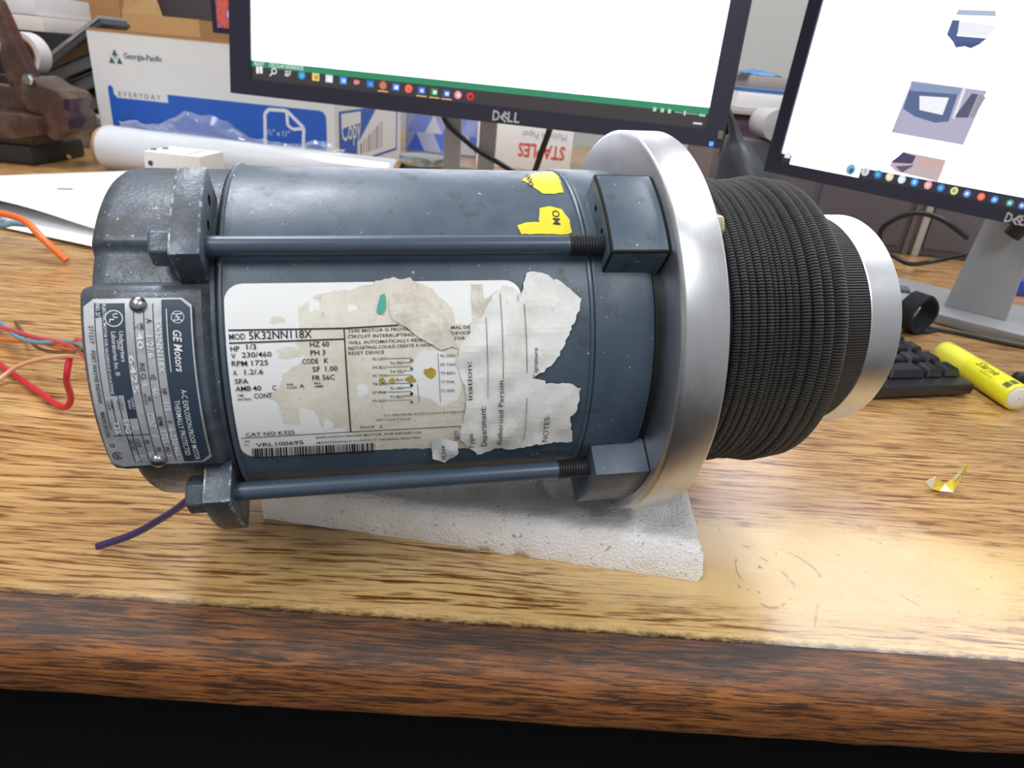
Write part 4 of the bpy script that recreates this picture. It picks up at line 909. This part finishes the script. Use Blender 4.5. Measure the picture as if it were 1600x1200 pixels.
# jar with chrome lid
D_ = 1.07; c0 = aty(655, 250, D_); zj = zpx(655, 243, D_ + .02)
jar = empty('lidded_jar', (c0.x, D_ + .03, 0), label='round jar with chrome rimmed lid beside the monitor neck', category='jar')
Vz = lambda p: V((p.y, p.z, p.x))
MB().lathe([(.0005, .028), (.001, .032), (zj - .014, .033), (zj - .012, .031)], 40, fn=Vz, caps=(True, True)).obj('body', plain('jar_grey', (110, 116, 120), .3), jar, smooth=40)
MB().lathe([(zj - .013, .0345), (zj - .004, .036), (zj - .001, .035), (zj, .032), (zj - .0015, .027), (zj - .001, .001)], 48, fn=Vz, caps=(True, True)).obj('lid', plain('lid_chrome', (196, 204, 204), .2, .8), jar, smooth=40)
# cables of the first monitor
def cable(name, pts_, r, parent=None, mat=M_BLACK, **kw):
    o = MB().tube(bez(pts_, 8), r, 8).obj(name, mat, parent, smooth=60, **kw)
    if parent: o.location = -parent.location
    return o
cable('power_cable', [aty(690, 176, .93), aty(700, 195, .935), aty(722, 215, .94), aty(748, 236, .94), aty(785, 258, .94), aty(820, 285, .95), V((.02, .98, .02)), V((.05, 1.03, .0070)), V((.16, 1.10, .0050))], .0035, m1)
cable('video_cable', [aty(862, 190, .88), aty(857, 208, .89), aty(847, 235, .90), aty(838, 262, .91), aty(826, 300, .93), V((.045, .97, .018)), V((.09, 1.06, .0080)), V((.2, 1.16, .0060))], .0040, m1)
# ---------------------------------------------------------------- far left clutter
def bx_px(name, u0, v0, u1, v1, D, dp, mat, lab, cat='box', z0=None, yaw=0.0, **kw):
    xa_, xb_ = xpx(u0, (v0 + v1) / 2, D), xpx(u1, (v0 + v1) / 2, D); um = (u0 + u1) / 2; zt = zpx(um, v0, D); zb_ = zpx(um, v1, D) if z0 is None else z0
    return carton(name, (xa_, D), yaw, xb_ - xa_, dp, zt - zb_, mat, lab, cat, z=zb_, **kw), zt
DL = 1.78
case, zt = bx_px('storage_case', -60, 46, 100, 150, DL, .30, M_BLACK, 'black storage case under the white cartons', 'case', z0=0)
cw, zt2 = bx_px('white_carton', -60, 20, 66, 46, DL, .25, plain('cream_carton', (214, 208, 204), .6), 'flat cream carton on the black storage case', 'box', z0=zt + .0006, tape=plain('tan_tape', (214, 178, 120), .4))
cw2, _ = bx_px('white_carton', -60, -14, 52, 20, DL, .22, plain('pale_carton', (216, 216, 222), .6), 'pale carton, topmost of the stack above the black case', 'box', z0=zt2 + .0012)
brn, _ = bx_px('cardboard_box', 76, -60, 186, 80, 2.10, .18, M_CARD, 'tall brown cardboard box behind the leaning laptop', 'box', z0=0)
br2 = carton('cardboard_box', (xpx(192, 30, 2.06), 2.06), 0, .21, .20, zpx(220, 22, 2.06), plain('light_cardboard', (196, 150, 100), .8), 'light cardboard box with a raised flap beside the taupe cabinet', 'box', open_top=True)
fz_ = zpx(220, 22, 2.06); MB().add([(0, 0, fz_), (.11, 0, fz_), (.10, -.01, fz_ + .05), (.02, -.012, fz_ + .04), (0, .003, fz_), (.11, .003, fz_), (.10, -.007, fz_ + .05), (.02, -.009, fz_ + .04)], [(0, 1, 2, 3), (7, 6, 5, 4), (0, 4, 5, 1), (1, 5, 6, 2), (2, 6, 7, 3), (3, 7, 4, 0)]).obj('flap', plain('flap_card', (222, 180, 128), .8), br2)
cab = empty('filing_cabinet', (xpx(243, 30, 2.40), 2.40, FLOOR_Z), label='taupe steel cabinet standing beyond the desk behind the paper carton', category='cabinet')
hc = -FLOOR_Z + .42
MB().box(0, .50, 0, .30, 0, hc).obj('body', M_TAUPE, cab, bevel=.004)
for i in range(3):
    dr = MB().box(.02, .48, -.012, 0, hc - .36 * (i + 1), hc - .36 * i - .02).obj('drawer', plain('drawer_taupe', (78, 70, 74), .6), cab, bevel=.003); MB().box(.19, .31, -.03, -.013, hc - .36 * i - .08, hc - .36 * i - .06).obj('handle', M_SILVER, dr, bevel=.003)
# small monitor standing far behind the carton
fr3 = Face(aty(333, 42, 1.75) + V((0, 0, -.012)), rad(-14))
m3 = empty('monitor', (fr3.o.x, fr3.o.y, 0), label='far monitor with a colourful picture behind the paper carton', category='monitor'); bpy.context.view_layer.update(); i3 = m3.matrix_world.inverted(); X3 = lambda p: i3 @ (fr3.M @ V(p))
f = MB()
for q in ((0, .42, 0, .012), (0, .42, .26, .272), (0, .012, .012, .26), (.408, .42, .012, .26)): f.box(*q, -.01, .002, fn=X3)
f.obj('bezel', M_BEZEL, m3); MB().box(.002, .418, .002, .27, -.03, -.01, fn=X3).obj('back_cover', M_BLACK, m3); MB().box(.012, .408, .012, .26, -.009, 0, fn=X3).obj('screen', M_PHOTO, m3)
zb3 = fr3.o.z; MB().box(.19, .23, -zb3 + .011, .10, -.05, -.03, fn=X3).obj('stand_neck', M_BLACK, m3); MB().box(.12, .30, -zb3 + .0006, -zb3 + .011, -.12, .03, fn=X3).obj('stand_foot', M_BLACK, m3, bevel=.003)
# leaning laptop and the dark binders under it
def tilted(name, p0, p1, th, dp, mat, lab, cat, edge=None):
    p0, p1 = V(p0), V(p1); x_ = (p1 - p0); Lx = x_.length; x_.normalize(); y_ = V((0, 1, 0)); z_ = x_.cross(y_).normalized(); y_ = z_.cross(x_)
    root = empty(name, p0, label=lab, category=cat); root.rotation_euler = Matrix((x_, y_, z_)).transposed().to_euler()
    return root, Lx
D_ = 1.62
lap, Lx = tilted('laptop', aty(58, 120, D_), aty(162, 38, D_), .02, .2, None, 'closed silver laptop leaning on the dark binders', 'laptop')
MB().box(0, Lx, 0, .11, 0, .012).obj('base', M_DGREY, lap, bevel=.003); MB().box(0, Lx, 0, .11, .0125, .021).obj('lid', plain('laptop_lid', (150, 146, 144), .3, .4), lap, bevel=.003); MB().box(Lx * .55, Lx, -.0008, 0, .0135, .0175).obj('edge_trim', M_SILVER, lap)
for i, (u0, v0, u1, v1, lab) in enumerate(((76, 134, 172, 94, 'black ring binder right under the leaning laptop'), (100, 156, 176, 124, 'charcoal binder in the middle of the tilted stack'), (108, 186, 178, 162, 'black binder lowest in the tilted stack'))):
    bi, Lx = tilted('ring_binder', aty(u0, v0, 1.50 - .02 * i), aty(u1, v1, 1.50 - .02 * i), .03, .2, None, lab, 'binder')
    bi['group'] = 'tilted binders'; mt = plain('binder_%d' % i, ((40, 40, 42), (70, 68, 66), (34, 34, 38))[i], .5)
    MB().box(0, Lx, 0, .2, 0, .0025).obj('cover', mt, bi); MB().box(0, Lx, 0, .2, .0245, .027).obj('cover', mt, bi); MB().box(0, .003, 0, .2, .0026, .0244).obj('spine', mt, bi); MB().box(.006, Lx - .006, .004, .196, .003, .024).obj('pages', plain('binder_pages', (92, 90, 88), .8), bi)
gb, _ = bx_px('grey_carton', 84, 184, 141, 246, 1.36, .10, plain('grey_card', (150, 146, 142), .7), 'grey carton behind the brown press head', 'box', z0=0)
tb_, _ = bx_px('teal_box', 142, 194, 160, 248, 1.34, .09, plain('teal_card', (62, 84, 90), .6), 'narrow teal box standing between grey carton and film roll', 'box', z0=0)
a = Art(lambda x, y, h: V((x, -h, y)))
for i in range(4): a.poly([(.004, .012 + .014 * i), (.012, .012 + .014 * i), (.012, .019 + .014 * i), (.004, .019 + .014 * i)], plain('teal_pattern', (140, 160, 160), .6), .0006)
a.obj('pattern_print', tb_)
# ---------------------------------------------------------------- brown cast press
PD = 1.17; fp = Face(V((0, PD, 0)), 0)
press = empty('bench_press', (aty(40, 215, PD).x, PD, 0), label='brown enamelled cast iron bench press with two levers', category='press'); bpy.context.view_layer.update(); ip = press.matrix_world.inverted()
def pp(name, pts_, h0, h1, mat=M_BROWN, bev=.004, **kw):
    poly = [fp.px(*q) for q in pts_][::-1]
    return MB().prism([(q.x, q.y) for q in poly], h0, h1, lambda x, y, h: ip @ V((x, PD - h, y))).obj(name, mat, press, bevel=bev, **kw)
pp('base_block', [(-20, 168), (70, 176), (88, 182), (92, 208), (60, 214), (-20, 208)], -.02, .05)
pp('press_head', [(52, 118), (66, 122), (82, 133), (108, 142), (118, 154), (117, 170), (125, 186), (125, 202), (118, 210), (104, 218), (88, 208), (84, 182), (62, 172), (50, 150)], -.05, .03)
pp('lever', [(-16, -14), (2, 0), (16, 30), (28, 57), (44, 90), (58, 122), (66, 162), (40, 160), (26, 118), (10, 66), (-16, 20)], -.012, .016, bev=.005)
pp('lever', [(-16, 66), (6, 70), (18, 110), (30, 166), (8, 172), (-2, 130), (-16, 90)], -.045, -.02, bev=.005)
pp('frame_web', [(-20, 130), (40, 140), (66, 160), (72, 178), (-20, 172)], -.035, .0, bev=.004)
zf_ = fp.px(40, 210).y; x0 = press.location.x; MB().box(-.13, .035, -.04, .10, .0005, zf_ - .012, fn=lambda p: V((p.x * (1 - p.z * 2), p.y, p.z))).obj('foot', plain('foot_iron', (52, 50, 52), .4, .3), press, bevel=.006)
MB().box(-.10, .03, -.03, .05, zf_ - .014, zf_ + .004).obj('foot_post', M_BROWN, press)
MB().lathe([(0, .009), (.006, .009), (.008, .006)], 6, fn=lambda p: ip @ V((fp.px(67, 124).x + p.y, PD - .03 - p.x, fp.px(67, 124).y + p.z)), caps=(True, True)).obj('hex_nut', M_STEEL, press)
st = MB().tube(bez([pt(38, 224, .022), pt(70, 230, .018), pt(110, 247, .003)], 6), .004, 8).obj('wooden_stick', plain('pale_wood', (206, 180, 134), .6), None, smooth=60, label='pale wooden stick lying against the foot of the brown press', category='stick')
tr_ = empty('tape_roll', aty(40, 80, 1.40), label='white tape roll behind the levers of the brown press', category='tape'); tr_.location.z = 0
zc_ = zpx(36, 84, 1.40); MB().lathe([(-.012, .030), (-.012, .038), (.012, .038), (.012, .030), (-.012, .030)], 40, fn=lambda p: V((p.x * .3 + p.y, p.x, p.z + zc_))).obj('tape', plain('tape_white', (206, 200, 204), .5), tr_, smooth=40)
MB().lathe([(-.0125, .0275), (-.0125, .0303), (.0125, .0303), (.0125, .0275), (-.0125, .0275)], 40, fn=lambda p: V((p.x * .3 + p.y, p.x, p.z + zc_))).obj('core', M_CARD, tr_, smooth=40)
MB().box(-.05, .05, -.04, .04, .0005, zc_ - .0385).obj('stand_block', M_BLACK, tr_, bevel=.003)

# ---------------------------------------------------------------- shelf between the monitors
D_ = 1.62; zs = zpx(1185, 172, D_); xs0 = xpx(1128, 172, D_)
sh_ = empty('low_shelf', (xs0, D_, 0), label='low grey desktop shelf seen between the two monitors', category='shelf')
MB().box(0, .46, 0, .28, zs - .012, zs).obj('shelf_board', plain('shelf_grey', (186, 178, 174), .6), sh_, bevel=.002)
MB().box(0, .46, .27, .28, .0005, zs - .0125).obj('back_panel', M_TAUPE, sh_)
for x in (.0, .445): MB().box(x, x + .014, .0, .269, .0005, zs - .0125).obj('upright', plain('upright_grey', (128, 116, 120), .6), sh_)
def on_shelf(name, u0, v0, u1, v1, dy, dp, mat, lab, z0): return bx_px(name, u0, v0, u1, v1, D_ + dy, dp, mat, lab, 'box', z0=z0)
_, z1_ = on_shelf('white_box', 1150, 147, 1245, 172, .01, .2, plain('bright_carton', (238, 238, 240), .5), 'bright white box on the low shelf', zs + .0006)
_, z2_ = on_shelf('blue_folder', 1158, 140, 1245, 147, .02, .2, plain('folder_blue', (40, 96, 160), .5), 'flat blue folder between white box and grey box', z1_ + .0010)
_, z3_ = on_shelf('grey_box', 1170, 120, 1245, 140, .03, .18, plain('grey_card_b', (168, 158, 156), .6), 'grey box on the blue folder', z2_ + .0016)
bag = MB(); cb0 = aty(1190, 116, D_ + .08)
for i in range(9):
    for j in range(7):
        u, v_ = i / 8, j / 6; e = sin(u * pi) * sin(v_ * pi); bag.v.append((cb0.x - .05 + .085 * u, D_ + .04 + .10 * v_, z3_ + .002 + e * .010 + .006 * abs(mnoise.noise(V((u * 4, v_ * 4, 3))))))
for i in range(8):
    for j in range(6): k0 = i * 7 + j; bag.f.append((k0, k0 + 7, k0 + 8, k0 + 1)); bag.mi.append(0)
bo = bag.obj('plastic_bag', plain('bag_blue', (60, 130, 190), .3), None, smooth=40, label='crumpled blue plastic bag on top of the grey box', category='bag'); md = bo.modifiers.new('s', 'SOLIDIFY'); md.thickness = .0015
carton('magenta_box', (xpx(1146, 200, D_ + .02), D_ + .02), 0, .085, .15, zpx(1170, 182, D_ + .02), plain('plum_card', (118, 92, 118), .6), 'plum coloured box inside the low shelf', 'box')
zc2 = zpx(1200, 219, D_ - .09); carton('dark_box', (xpx(1150, 225, D_ - .14), D_ - .14), 0, .13, .10, zc2, plain('slate_card', (96, 92, 100), .6), 'slate grey box carrying the plastic canister', 'box')
pr = empty('plastic_canister', (xpx(1202, 200, D_ - .09), D_ - .09, zc2 + .0006), label='clear plastic canister before the low shelf beside the tilted monitor', category='canister')
rc = .030; MB().lathe([(-.05, .001), (-.05, rc * .9), (-.046, rc), (.05, rc), (.05, .001)], 40, fn=lambda p: V((p.y, p.x, p.z + rc * 1.05))).obj('body', plain('milky_plastic', (196, 196, 200), .2), pr, smooth=40)
MB().lathe([(-.056, .001), (-.056, rc * 1.02), (-.044, rc * 1.04), (-.044, .001)], 40, fn=lambda p: V((p.y, p.x, p.z + rc * 1.05))).obj('cap', plain('milky_cap', (206, 204, 208), .25), pr, smooth=40)
# tapered cone behind the bellows
D_ = 1.04; ca_ = aty(1163, 276, D_); z276, z240, z214, zt_ = [zpx(u, v_, D_) for u, v_ in ((1163, 276), (1158, 240), (1150, 214), (1137, 165))]
b214, bt = xpx(1150, 214, D_) - ca_.x, xpx(1137, 165, D_) - ca_.x
def lean(z): return 0 if z < z276 else b214 * (z - z276) / (z214 - z276) if z < z214 else b214 + (bt - b214) * (z - z214) / (zt_ - z214)
zz = z276
MB().lathe([(.0005, .060), (.003, .062), (z276 * .6, .054), (z276, .042), ((z276 + z240) / 2, .035), (z240, .026), ((z240 + z214) / 2, .018), (z214, .010), ((z214 + zt_) / 2, .006), (zt_, .003), (zt_ + .003, .0005)], 48, fn=lambda p: V((p.y + lean(p.x), p.z, p.x)), caps=(True, True)).obj('plastic_cone', M_DGREY, None, smooth=60, label='dark grey tapered plastic cone standing behind the black bellows', category='cone').location = (ca_.x, D_, 0)
# drawer unit under the second monitor
D_ = 1.12; x0 = xpx(1262, 330, D_); du = empty('drawer_unit', (x0, D_, 0), (0, 0, rad(-4)), label='taupe desktop drawer unit with pale trim behind the tilted monitor', category='drawer unit')
MB().box(0, .62, 0, .30, .0005, .20).obj('body', M_TAUPE, du, bevel=.003)
for x, wd_, mt in ((.160, .007, plain('trim_rose', (118, 100, 98), .6)), (.176, .010, plain('trim_pale', (190, 186, 180), .5)), (.292, .014, plain('trim_dark', (52, 50, 70), .5)), (.314, .010, plain('trim_plum', (84, 72, 94), .5))): MB().box(x, x + wd_, -.004, 0, .0005, .199).obj('trim_strip', mt, du)
for x0_, x1_ in ((.012, .152), (.19, .285), (.33, .60)): 
    d_ = MB().box(x0_, x1_, -.003, 0, .012, .19).obj('drawer', plain('drawer_front', (106, 102, 112), .6), du, bevel=.002); MB().box((x0_ + x1_) / 2 - .02, (x0_ + x1_) / 2 + .02, -.012, -.003, .15, .158).obj('handle', M_DGREY, d_)
cable('cable', [pt(1398, 425, .0), pt(1378, 400, .02), aty(1376, 362, .96), aty(1400, 342, .95), aty(1436, 333, .93), aty(1475, 345, .91), aty(1512, 372, .90)], .0036, mat=M_BLACK, label='black cable arching behind the hub ring', category='cable')
cable('cable', [pt(1392, 398, .02), pt(1420, 412, .015), pt(1450, 410, .012), pt(1508, 398, .03)], .0034, label='black cable sagging towards the silver stand', category='cable')
cable('cable', [pt(1432, 508, .003), pt(1500, 520, .003), pt(1560, 533, .003), pt(1680, 556, .003)], .0028, mat=plain('cable_grey', (74, 70, 66), .5), label='thin grey cable lying on the desk before the silver foot', category='cable')
pl = pt(1408, 432, .03); MB().lathe([(-.012, .006), (-.010, .009), (.012, .009), (.016, .005)], 16, caps=(True, True)).obj('cable_plug', M_DGREY, None, smooth=40, label='small dark plug just beyond the hub ring', category='plug').location = V((pl.x, pl.y, .0095))
bc = pt(1588, 478, 0); carton('blue_card_box', (bc.x - .01, bc.y + .075), rad(-25), .06, .03, .02, plain('vivid_blue', (58, 84, 200), .4), 'small vivid blue box behind the silver stand plate', 'box')
# black hook-and-loop strap
sc_ = pt(1430, 526, 0); so = empty('cable_strap', (sc_.x, sc_.y + .012, 0), (0, 0, rad(30)), label='black fabric cable strap loop standing by the keyboard', category='strap')
prs = [(.019 * cos(q) * (1 + .25 * cos(2 * q)), .0225 + .021 * sin(q)) for q in [i * 2 * pi / 28 for i in range(28)]]
mb = MB(); n = len(prs)
for s_, yv in ((1.0, -.009), (1.0, .009), (.84, -.009), (.84, .009)): mb.v += [(x * s_, yv, (z - .0225) * s_ + .0225) for x, z in prs]
for i in range(n):
    j = (i + 1) % n
    for q in ((i, j, n + j, n + i), (2 * n + i, 3 * n + i, 3 * n + j, 2 * n + j), (i, 2 * n + i, 2 * n + j, j), (n + i, n + j, 3 * n + j, 3 * n + i)): mb.f.append(q); mb.mi.append(0)
mb.obj('loop', plain('strap_black', (20, 22, 34), .8, 0, .2, 400), so, smooth=50)
MB().box(.0, .034, -.009, .009, .0006, .0022).obj('tail', plain('strap_black', (20, 22, 34), .8, 0, .2, 400), so)

# ================================================================== keyboard
kfr = pt(1520, 614, .004); KY = math.atan2(.5386 - .5104, .3919 - .2990)
KWd, KDp = .44, .155
kb = empty('keyboard', (kfr.x - cos(KY) * KWd, kfr.y - sin(KY) * KWd, 0), (0, 0, KY), label='black computer keyboard behind the motor with glossy keys', category='keyboard')
zt_ = lambda y: .014 + .055 * y
MB().add([(0, 0, .002), (KWd, 0, .002), (KWd, KDp, .002), (0, KDp, .002), (0, 0, .0125), (KWd, 0, .0125), (KWd, KDp, zt_(KDp)), (0, KDp, zt_(KDp))], [(3, 2, 1, 0), (4, 5, 6, 7), (0, 1, 5, 4), (1, 2, 6, 5), (2, 3, 7, 6), (3, 0, 4, 7)]).obj('case', plain('keyboard_black', (28, 29, 36), .35), kb, bevel=.003)
for x in (.02, KWd - .03):
    for y in (.008, KDp - .02): MB().box(x, x + .012, y, y + .012, .0007, .0035).obj('foot', M_BLACK, kb)
M_KEY = plain('key_black', (26, 27, 34), .22, 0, .05, 100)
def keymesh(wk, dk):
    mb = MB(); ins = .0028
    mb.add([(0, 0, 0), (wk, 0, 0), (wk, dk, 0), (0, dk, 0), (ins, ins * .8, .0065), (wk - ins, ins * .8, .0065), (wk - ins, dk - ins * .5, .0068), (ins, dk - ins * .5, .0068)], [(3, 2, 1, 0), (4, 5, 6, 7), (0, 1, 5, 4), (1, 2, 6, 5), (2, 3, 7, 6), (3, 0, 4, 7)])
    me = mb.mesh('key', .0008, 1); me.materials.append(M_KEY); return me
KM = {w_: keymesh(w_ * .0188 - .0015, .0172) for w_ in (1, 1.5, 2, 6)}; KT2 = keymesh(.0173, .0172 + .0188)
rows_ = [[(i, 1) for i in (0, 2, 3, 4, 5, 6.5, 7.5, 8.5, 9.5, 11, 12, 13, 14)], [(i, 1) for i in range(13)] + [(13, 2)], [(0, 1.5)] + [(1.5 + i, 1) for i in range(12)] + [(13.5, 1.5)], [(0, 1.5)] + [(1.5 + i, 1) for i in range(11)] + [(12.5, 2)], [(0, 2)] + [(2 + i, 1) for i in range(10)] + [(12, 2)], [(0, 1.5), (1.5, 1), (2.5, 1.5), (4, 6), (10, 1.5), (11.5, 1), (12.5, 1.5)]]
def key(me, cx_, r):
    y = .012 + (5 - r) * .0210; o = bpy.data.objects.new('key', me); sc.collection.objects.link(o); o.parent = kb; o.location = (.012 + cx_ * .0188, y, zt_(y) - .0010); o.rotation_euler = (math.atan(.055), 0, 0)
for r, row in enumerate(rows_):
    for cx_, w_ in row: key(KM[w_], cx_, r)
    if r in (1, 2, 5):
        for i in range(3): key(KM[1], 15.3 + i, r)
    if r == 4: key(KM[1], 16.3, r)
    if r in (1, 2, 3, 4):
        for i in range(3): key(KM[1], 18.6 + i, r)
    if r == 5: key(KM[2], 18.6, r); key(KM[1], 20.6, r)
    if r in (1, 2, 3, 4): key(KM[1], 21.6, r)
    if r == 5: key(KM[1], 21.6, r)

# ================================================================== highlighter and paper scrap
h0, h1 = pt(1486, 556, .0115), pt(1590, 622, .0115); hx = (h1 - h0); HL = hx.length; hx.normalize()
hi = empty('highlighter', V((h0.x, h0.y, 0)), (0, 0, math.atan2(hx.y, hx.x)), label='yellow highlighter pen lying beside the keyboard', category='pen')
HR = .0112; upz = lambda p: p + V((0, 0, HR + .0004)); YEL = plain('highlighter_yellow', (232, 226, 40), .3, 0, .03, 80); YEL2 = plain('highlighter_cap', (240, 236, 80), .28, 0, .03, 80)
cl0 = .030
MB().lathe([(-.012, .0005), (-.012, .0085), (-.010, .0100), (.004, .0106), (cl0, .0108), (cl0, .0095)], 32, fn=upz).obj('cap', YEL2, hi, smooth=40)
MB().lathe([(cl0 - .002, .0098), (cl0 + .001, HR), (HL - .002, HR), (HL, .0105), (HL, .0085)], 32, fn=upz).obj('barrel', YEL, hi, smooth=40)
MB().lathe([(HL - .006, .009), (HL + .0006, .0092), (HL + .0016, .0080), (HL + .0018, .0005)], 28, fn=upz).obj('end_plug', plain('plug_white', (226, 228, 220), .4), hi, smooth=40)
hfn = lambda x, y, h: V((x, -(HR + h) * sin(y / HR * -1) if False else -(HR + h) * cos(y / HR), HR + .0004 + (HR + h) * sin(y / HR)))
a = Art(hfn); IK = plain('olive_ink', (84, 96, 12), .5); yb = HR * rad(52)
a.text('Sharpie', V((cl0 + .010, yb)), V((cl0 + .036, yb)), .0062, IK, .0002, shear=.5, bold=.012); a.text('ACCENT', V((cl0 + .020, yb - .0035)), V((cl0 + .036, yb - .0035)), .0014, IK, .0002)
for i in range(2): a.poly([(cl0 + .048, yb - .003 + .0055 * i), (cl0 + .055, yb - .003 + .0055 * i), (cl0 + .055, yb + .0015 + .0055 * i), (cl0 + .048, yb + .0015 + .0055 * i)], IK, .0002, .0015)
a.obj('barrel_print', hi)
bp = pt(1602, 600, .006); MB().lathe([(-.02, .004), (-.018, .006), (.02, .006), (.024, .004)], 16, caps=(True, True)).obj('pen_cap', M_BLACK, None, smooth=40, label='small black pen cap beside the highlighter plug', category='pen cap').location = (bp.x + .016, bp.y + .01, .0064)
sp0 = pt(1470, 762, 0)
def scr(u, v_, z): q = pt(u, v_, z); return q - V((sp0.x, sp0.y, 0))
pts3 = [scr(1446, 752, .004), scr(1462, 744, .010), scr(1476, 757, .0006), scr(1490, 748, .006), scr(1507, 727, .022), scr(1514, 725, .024), scr(1502, 748, .012), scr(1490, 770, .0008), scr(1468, 768, .0008), scr(1455, 764, .0008)]
fs3 = [(0, 1, 9), (1, 2, 9), (9, 2, 8), (2, 7, 8), (2, 3, 7), (3, 6, 7), (3, 4, 6), (4, 5, 6)]
scrap = empty('paper_scrap', (sp0.x, sp0.y, 0), label='crumpled scrap of yellow sticker on the bare desk', category='paper scrap')
me = bpy.data.meshes.new('crumple'); me.from_pydata([tuple(q) for q in pts3], [], fs3); me.polygons.foreach_set('material_index', [1, 0, 0, 1, 0, 0, 1, 0])
so_ = link('crumple', me, [plain('scrap_yellow', (226, 200, 70), .5), plain('scrap_white', (236, 230, 206), .6)], scrap); md = so_.modifiers.new('s', 'SOLIDIFY'); md.thickness = .0006
a = Art(lambda x, y, h: V((x, y, h))); q0_, q1_ = pts3[3] * .45 + pts3[6] * .55, pts3[4] * .5 + pts3[6] * .5
for i in range(4):
    c_ = q0_ + (q1_ - q0_) * (i / 3.2); n_ = V((-.4, -1, .3)).normalized() * .0008; d_ = V((.0012, 0, .0016)); e_ = V((.0005, 0, -.0002))
    a.mb.add([c_ + n_ - d_, c_ + n_ - d_ + e_, c_ + n_ + d_ + e_, c_ + n_ + d_], [(0, 1, 2, 3)], a.mi(K))
a.obj('scrap_print', scrap)

# ================================================================== loose papers and wires at the rear end
def sheet(name, c4, lift, mat, lab, prints=(), nu=14, nv=14):
    mb = MB()
    for j in range(nv + 1):
        for i in range(nu + 1):
            u, v_ = i / nu, j / nv; q = (c4[0] * (1 - u) + c4[1] * u) * (1 - v_) + (c4[3] * (1 - u) + c4[2] * u) * v_
            mb.v.append((q.x, q.y, lift(u, v_)))
    for j in range(nv):
        for i in range(nu): k0 = j * (nu + 1) + i; mb.f.append((k0, k0 + 1, k0 + nu + 2, k0 + nu + 1)); mb.mi.append(0)
    root = empty(name, (0, 0, 0), label=lab, category='paper', group='loose papers behind the motor')
    o = mb.obj('sheet', mat, root, smooth=180); md = o.modifiers.new('s', 'SOLIDIFY'); md.thickness = .0004; md.offset = 1
    if prints:
        def on(u, v_, h): q = (c4[0] * (1 - u) + c4[1] * u) * (1 - v_) + (c4[3] * (1 - u) + c4[2] * u) * v_; return V((q.x, q.y, lift(u, v_) + .0006 + h))
        a = Art(on)
        for (u0, u1, v0, v1, m_) in prints: a.poly([(u0, v0), (u1, v0), (u1, v1), (u0, v1)], m_, .0, .06)
        a.obj('sheet_print', root)
    return root
c4 = [pt(-120, 330), pt(150, 393), pt(205, 300), pt(-110, 296)]
sheet('paper_sheet', c4, lambda u, v_: .0008 + .004 * (1 - v_) * u, M_PAPER, 'white paper sheet lying lowest behind the motor')
c4b = [pt(-120, 316), pt(168, 380), pt(208, 279), pt(-130, 290)]
INK = plain('paper_blue_ink', (120, 140, 168), .6); INK2 = plain('paper_grey_ink', (206, 206, 210), .6)
sheet('paper_sheet', c4b, lambda u, v_: .009 + .014 * max(0, 1 - v_ * 1.8) ** 1.5 * (.35 + .65 * sin(pi * min(1, u * 1.1))) + .003 * v_ * u, M_PAPER, 'white printed paper, topmost, with a curled front edge', [(.66, .74, .58, .62, INK)] + [(.60, .60 + .24, .50 - .07 * i, .515 - .07 * i, INK2) for i in range(4)])
def top_wire(pts_, r, rgb, lab): wire('loose_wire', [pt(*q) for q in pts_], r, rgb, None, label=lab, category='wire')
top_wire([(-40, 328, .034), (0, 333, .036), (38, 345, .034), (68, 374, .022), (104, 407, .004)], .0034, (226, 110, 40), 'orange wire end hanging over the paper edge')
top_wire([(-40, 352, .022), (0, 352, .024), (20, 349, .024), (44, 351, .022)], .0032, (110, 152, 172), 'pale blue wire end lying under the orange wire')
top_wire([(-40, 338, .030), (-4, 341, .030), (8, 345, .026)], .0030, (226, 226, 230), 'short white wire end above the pale blue wire')
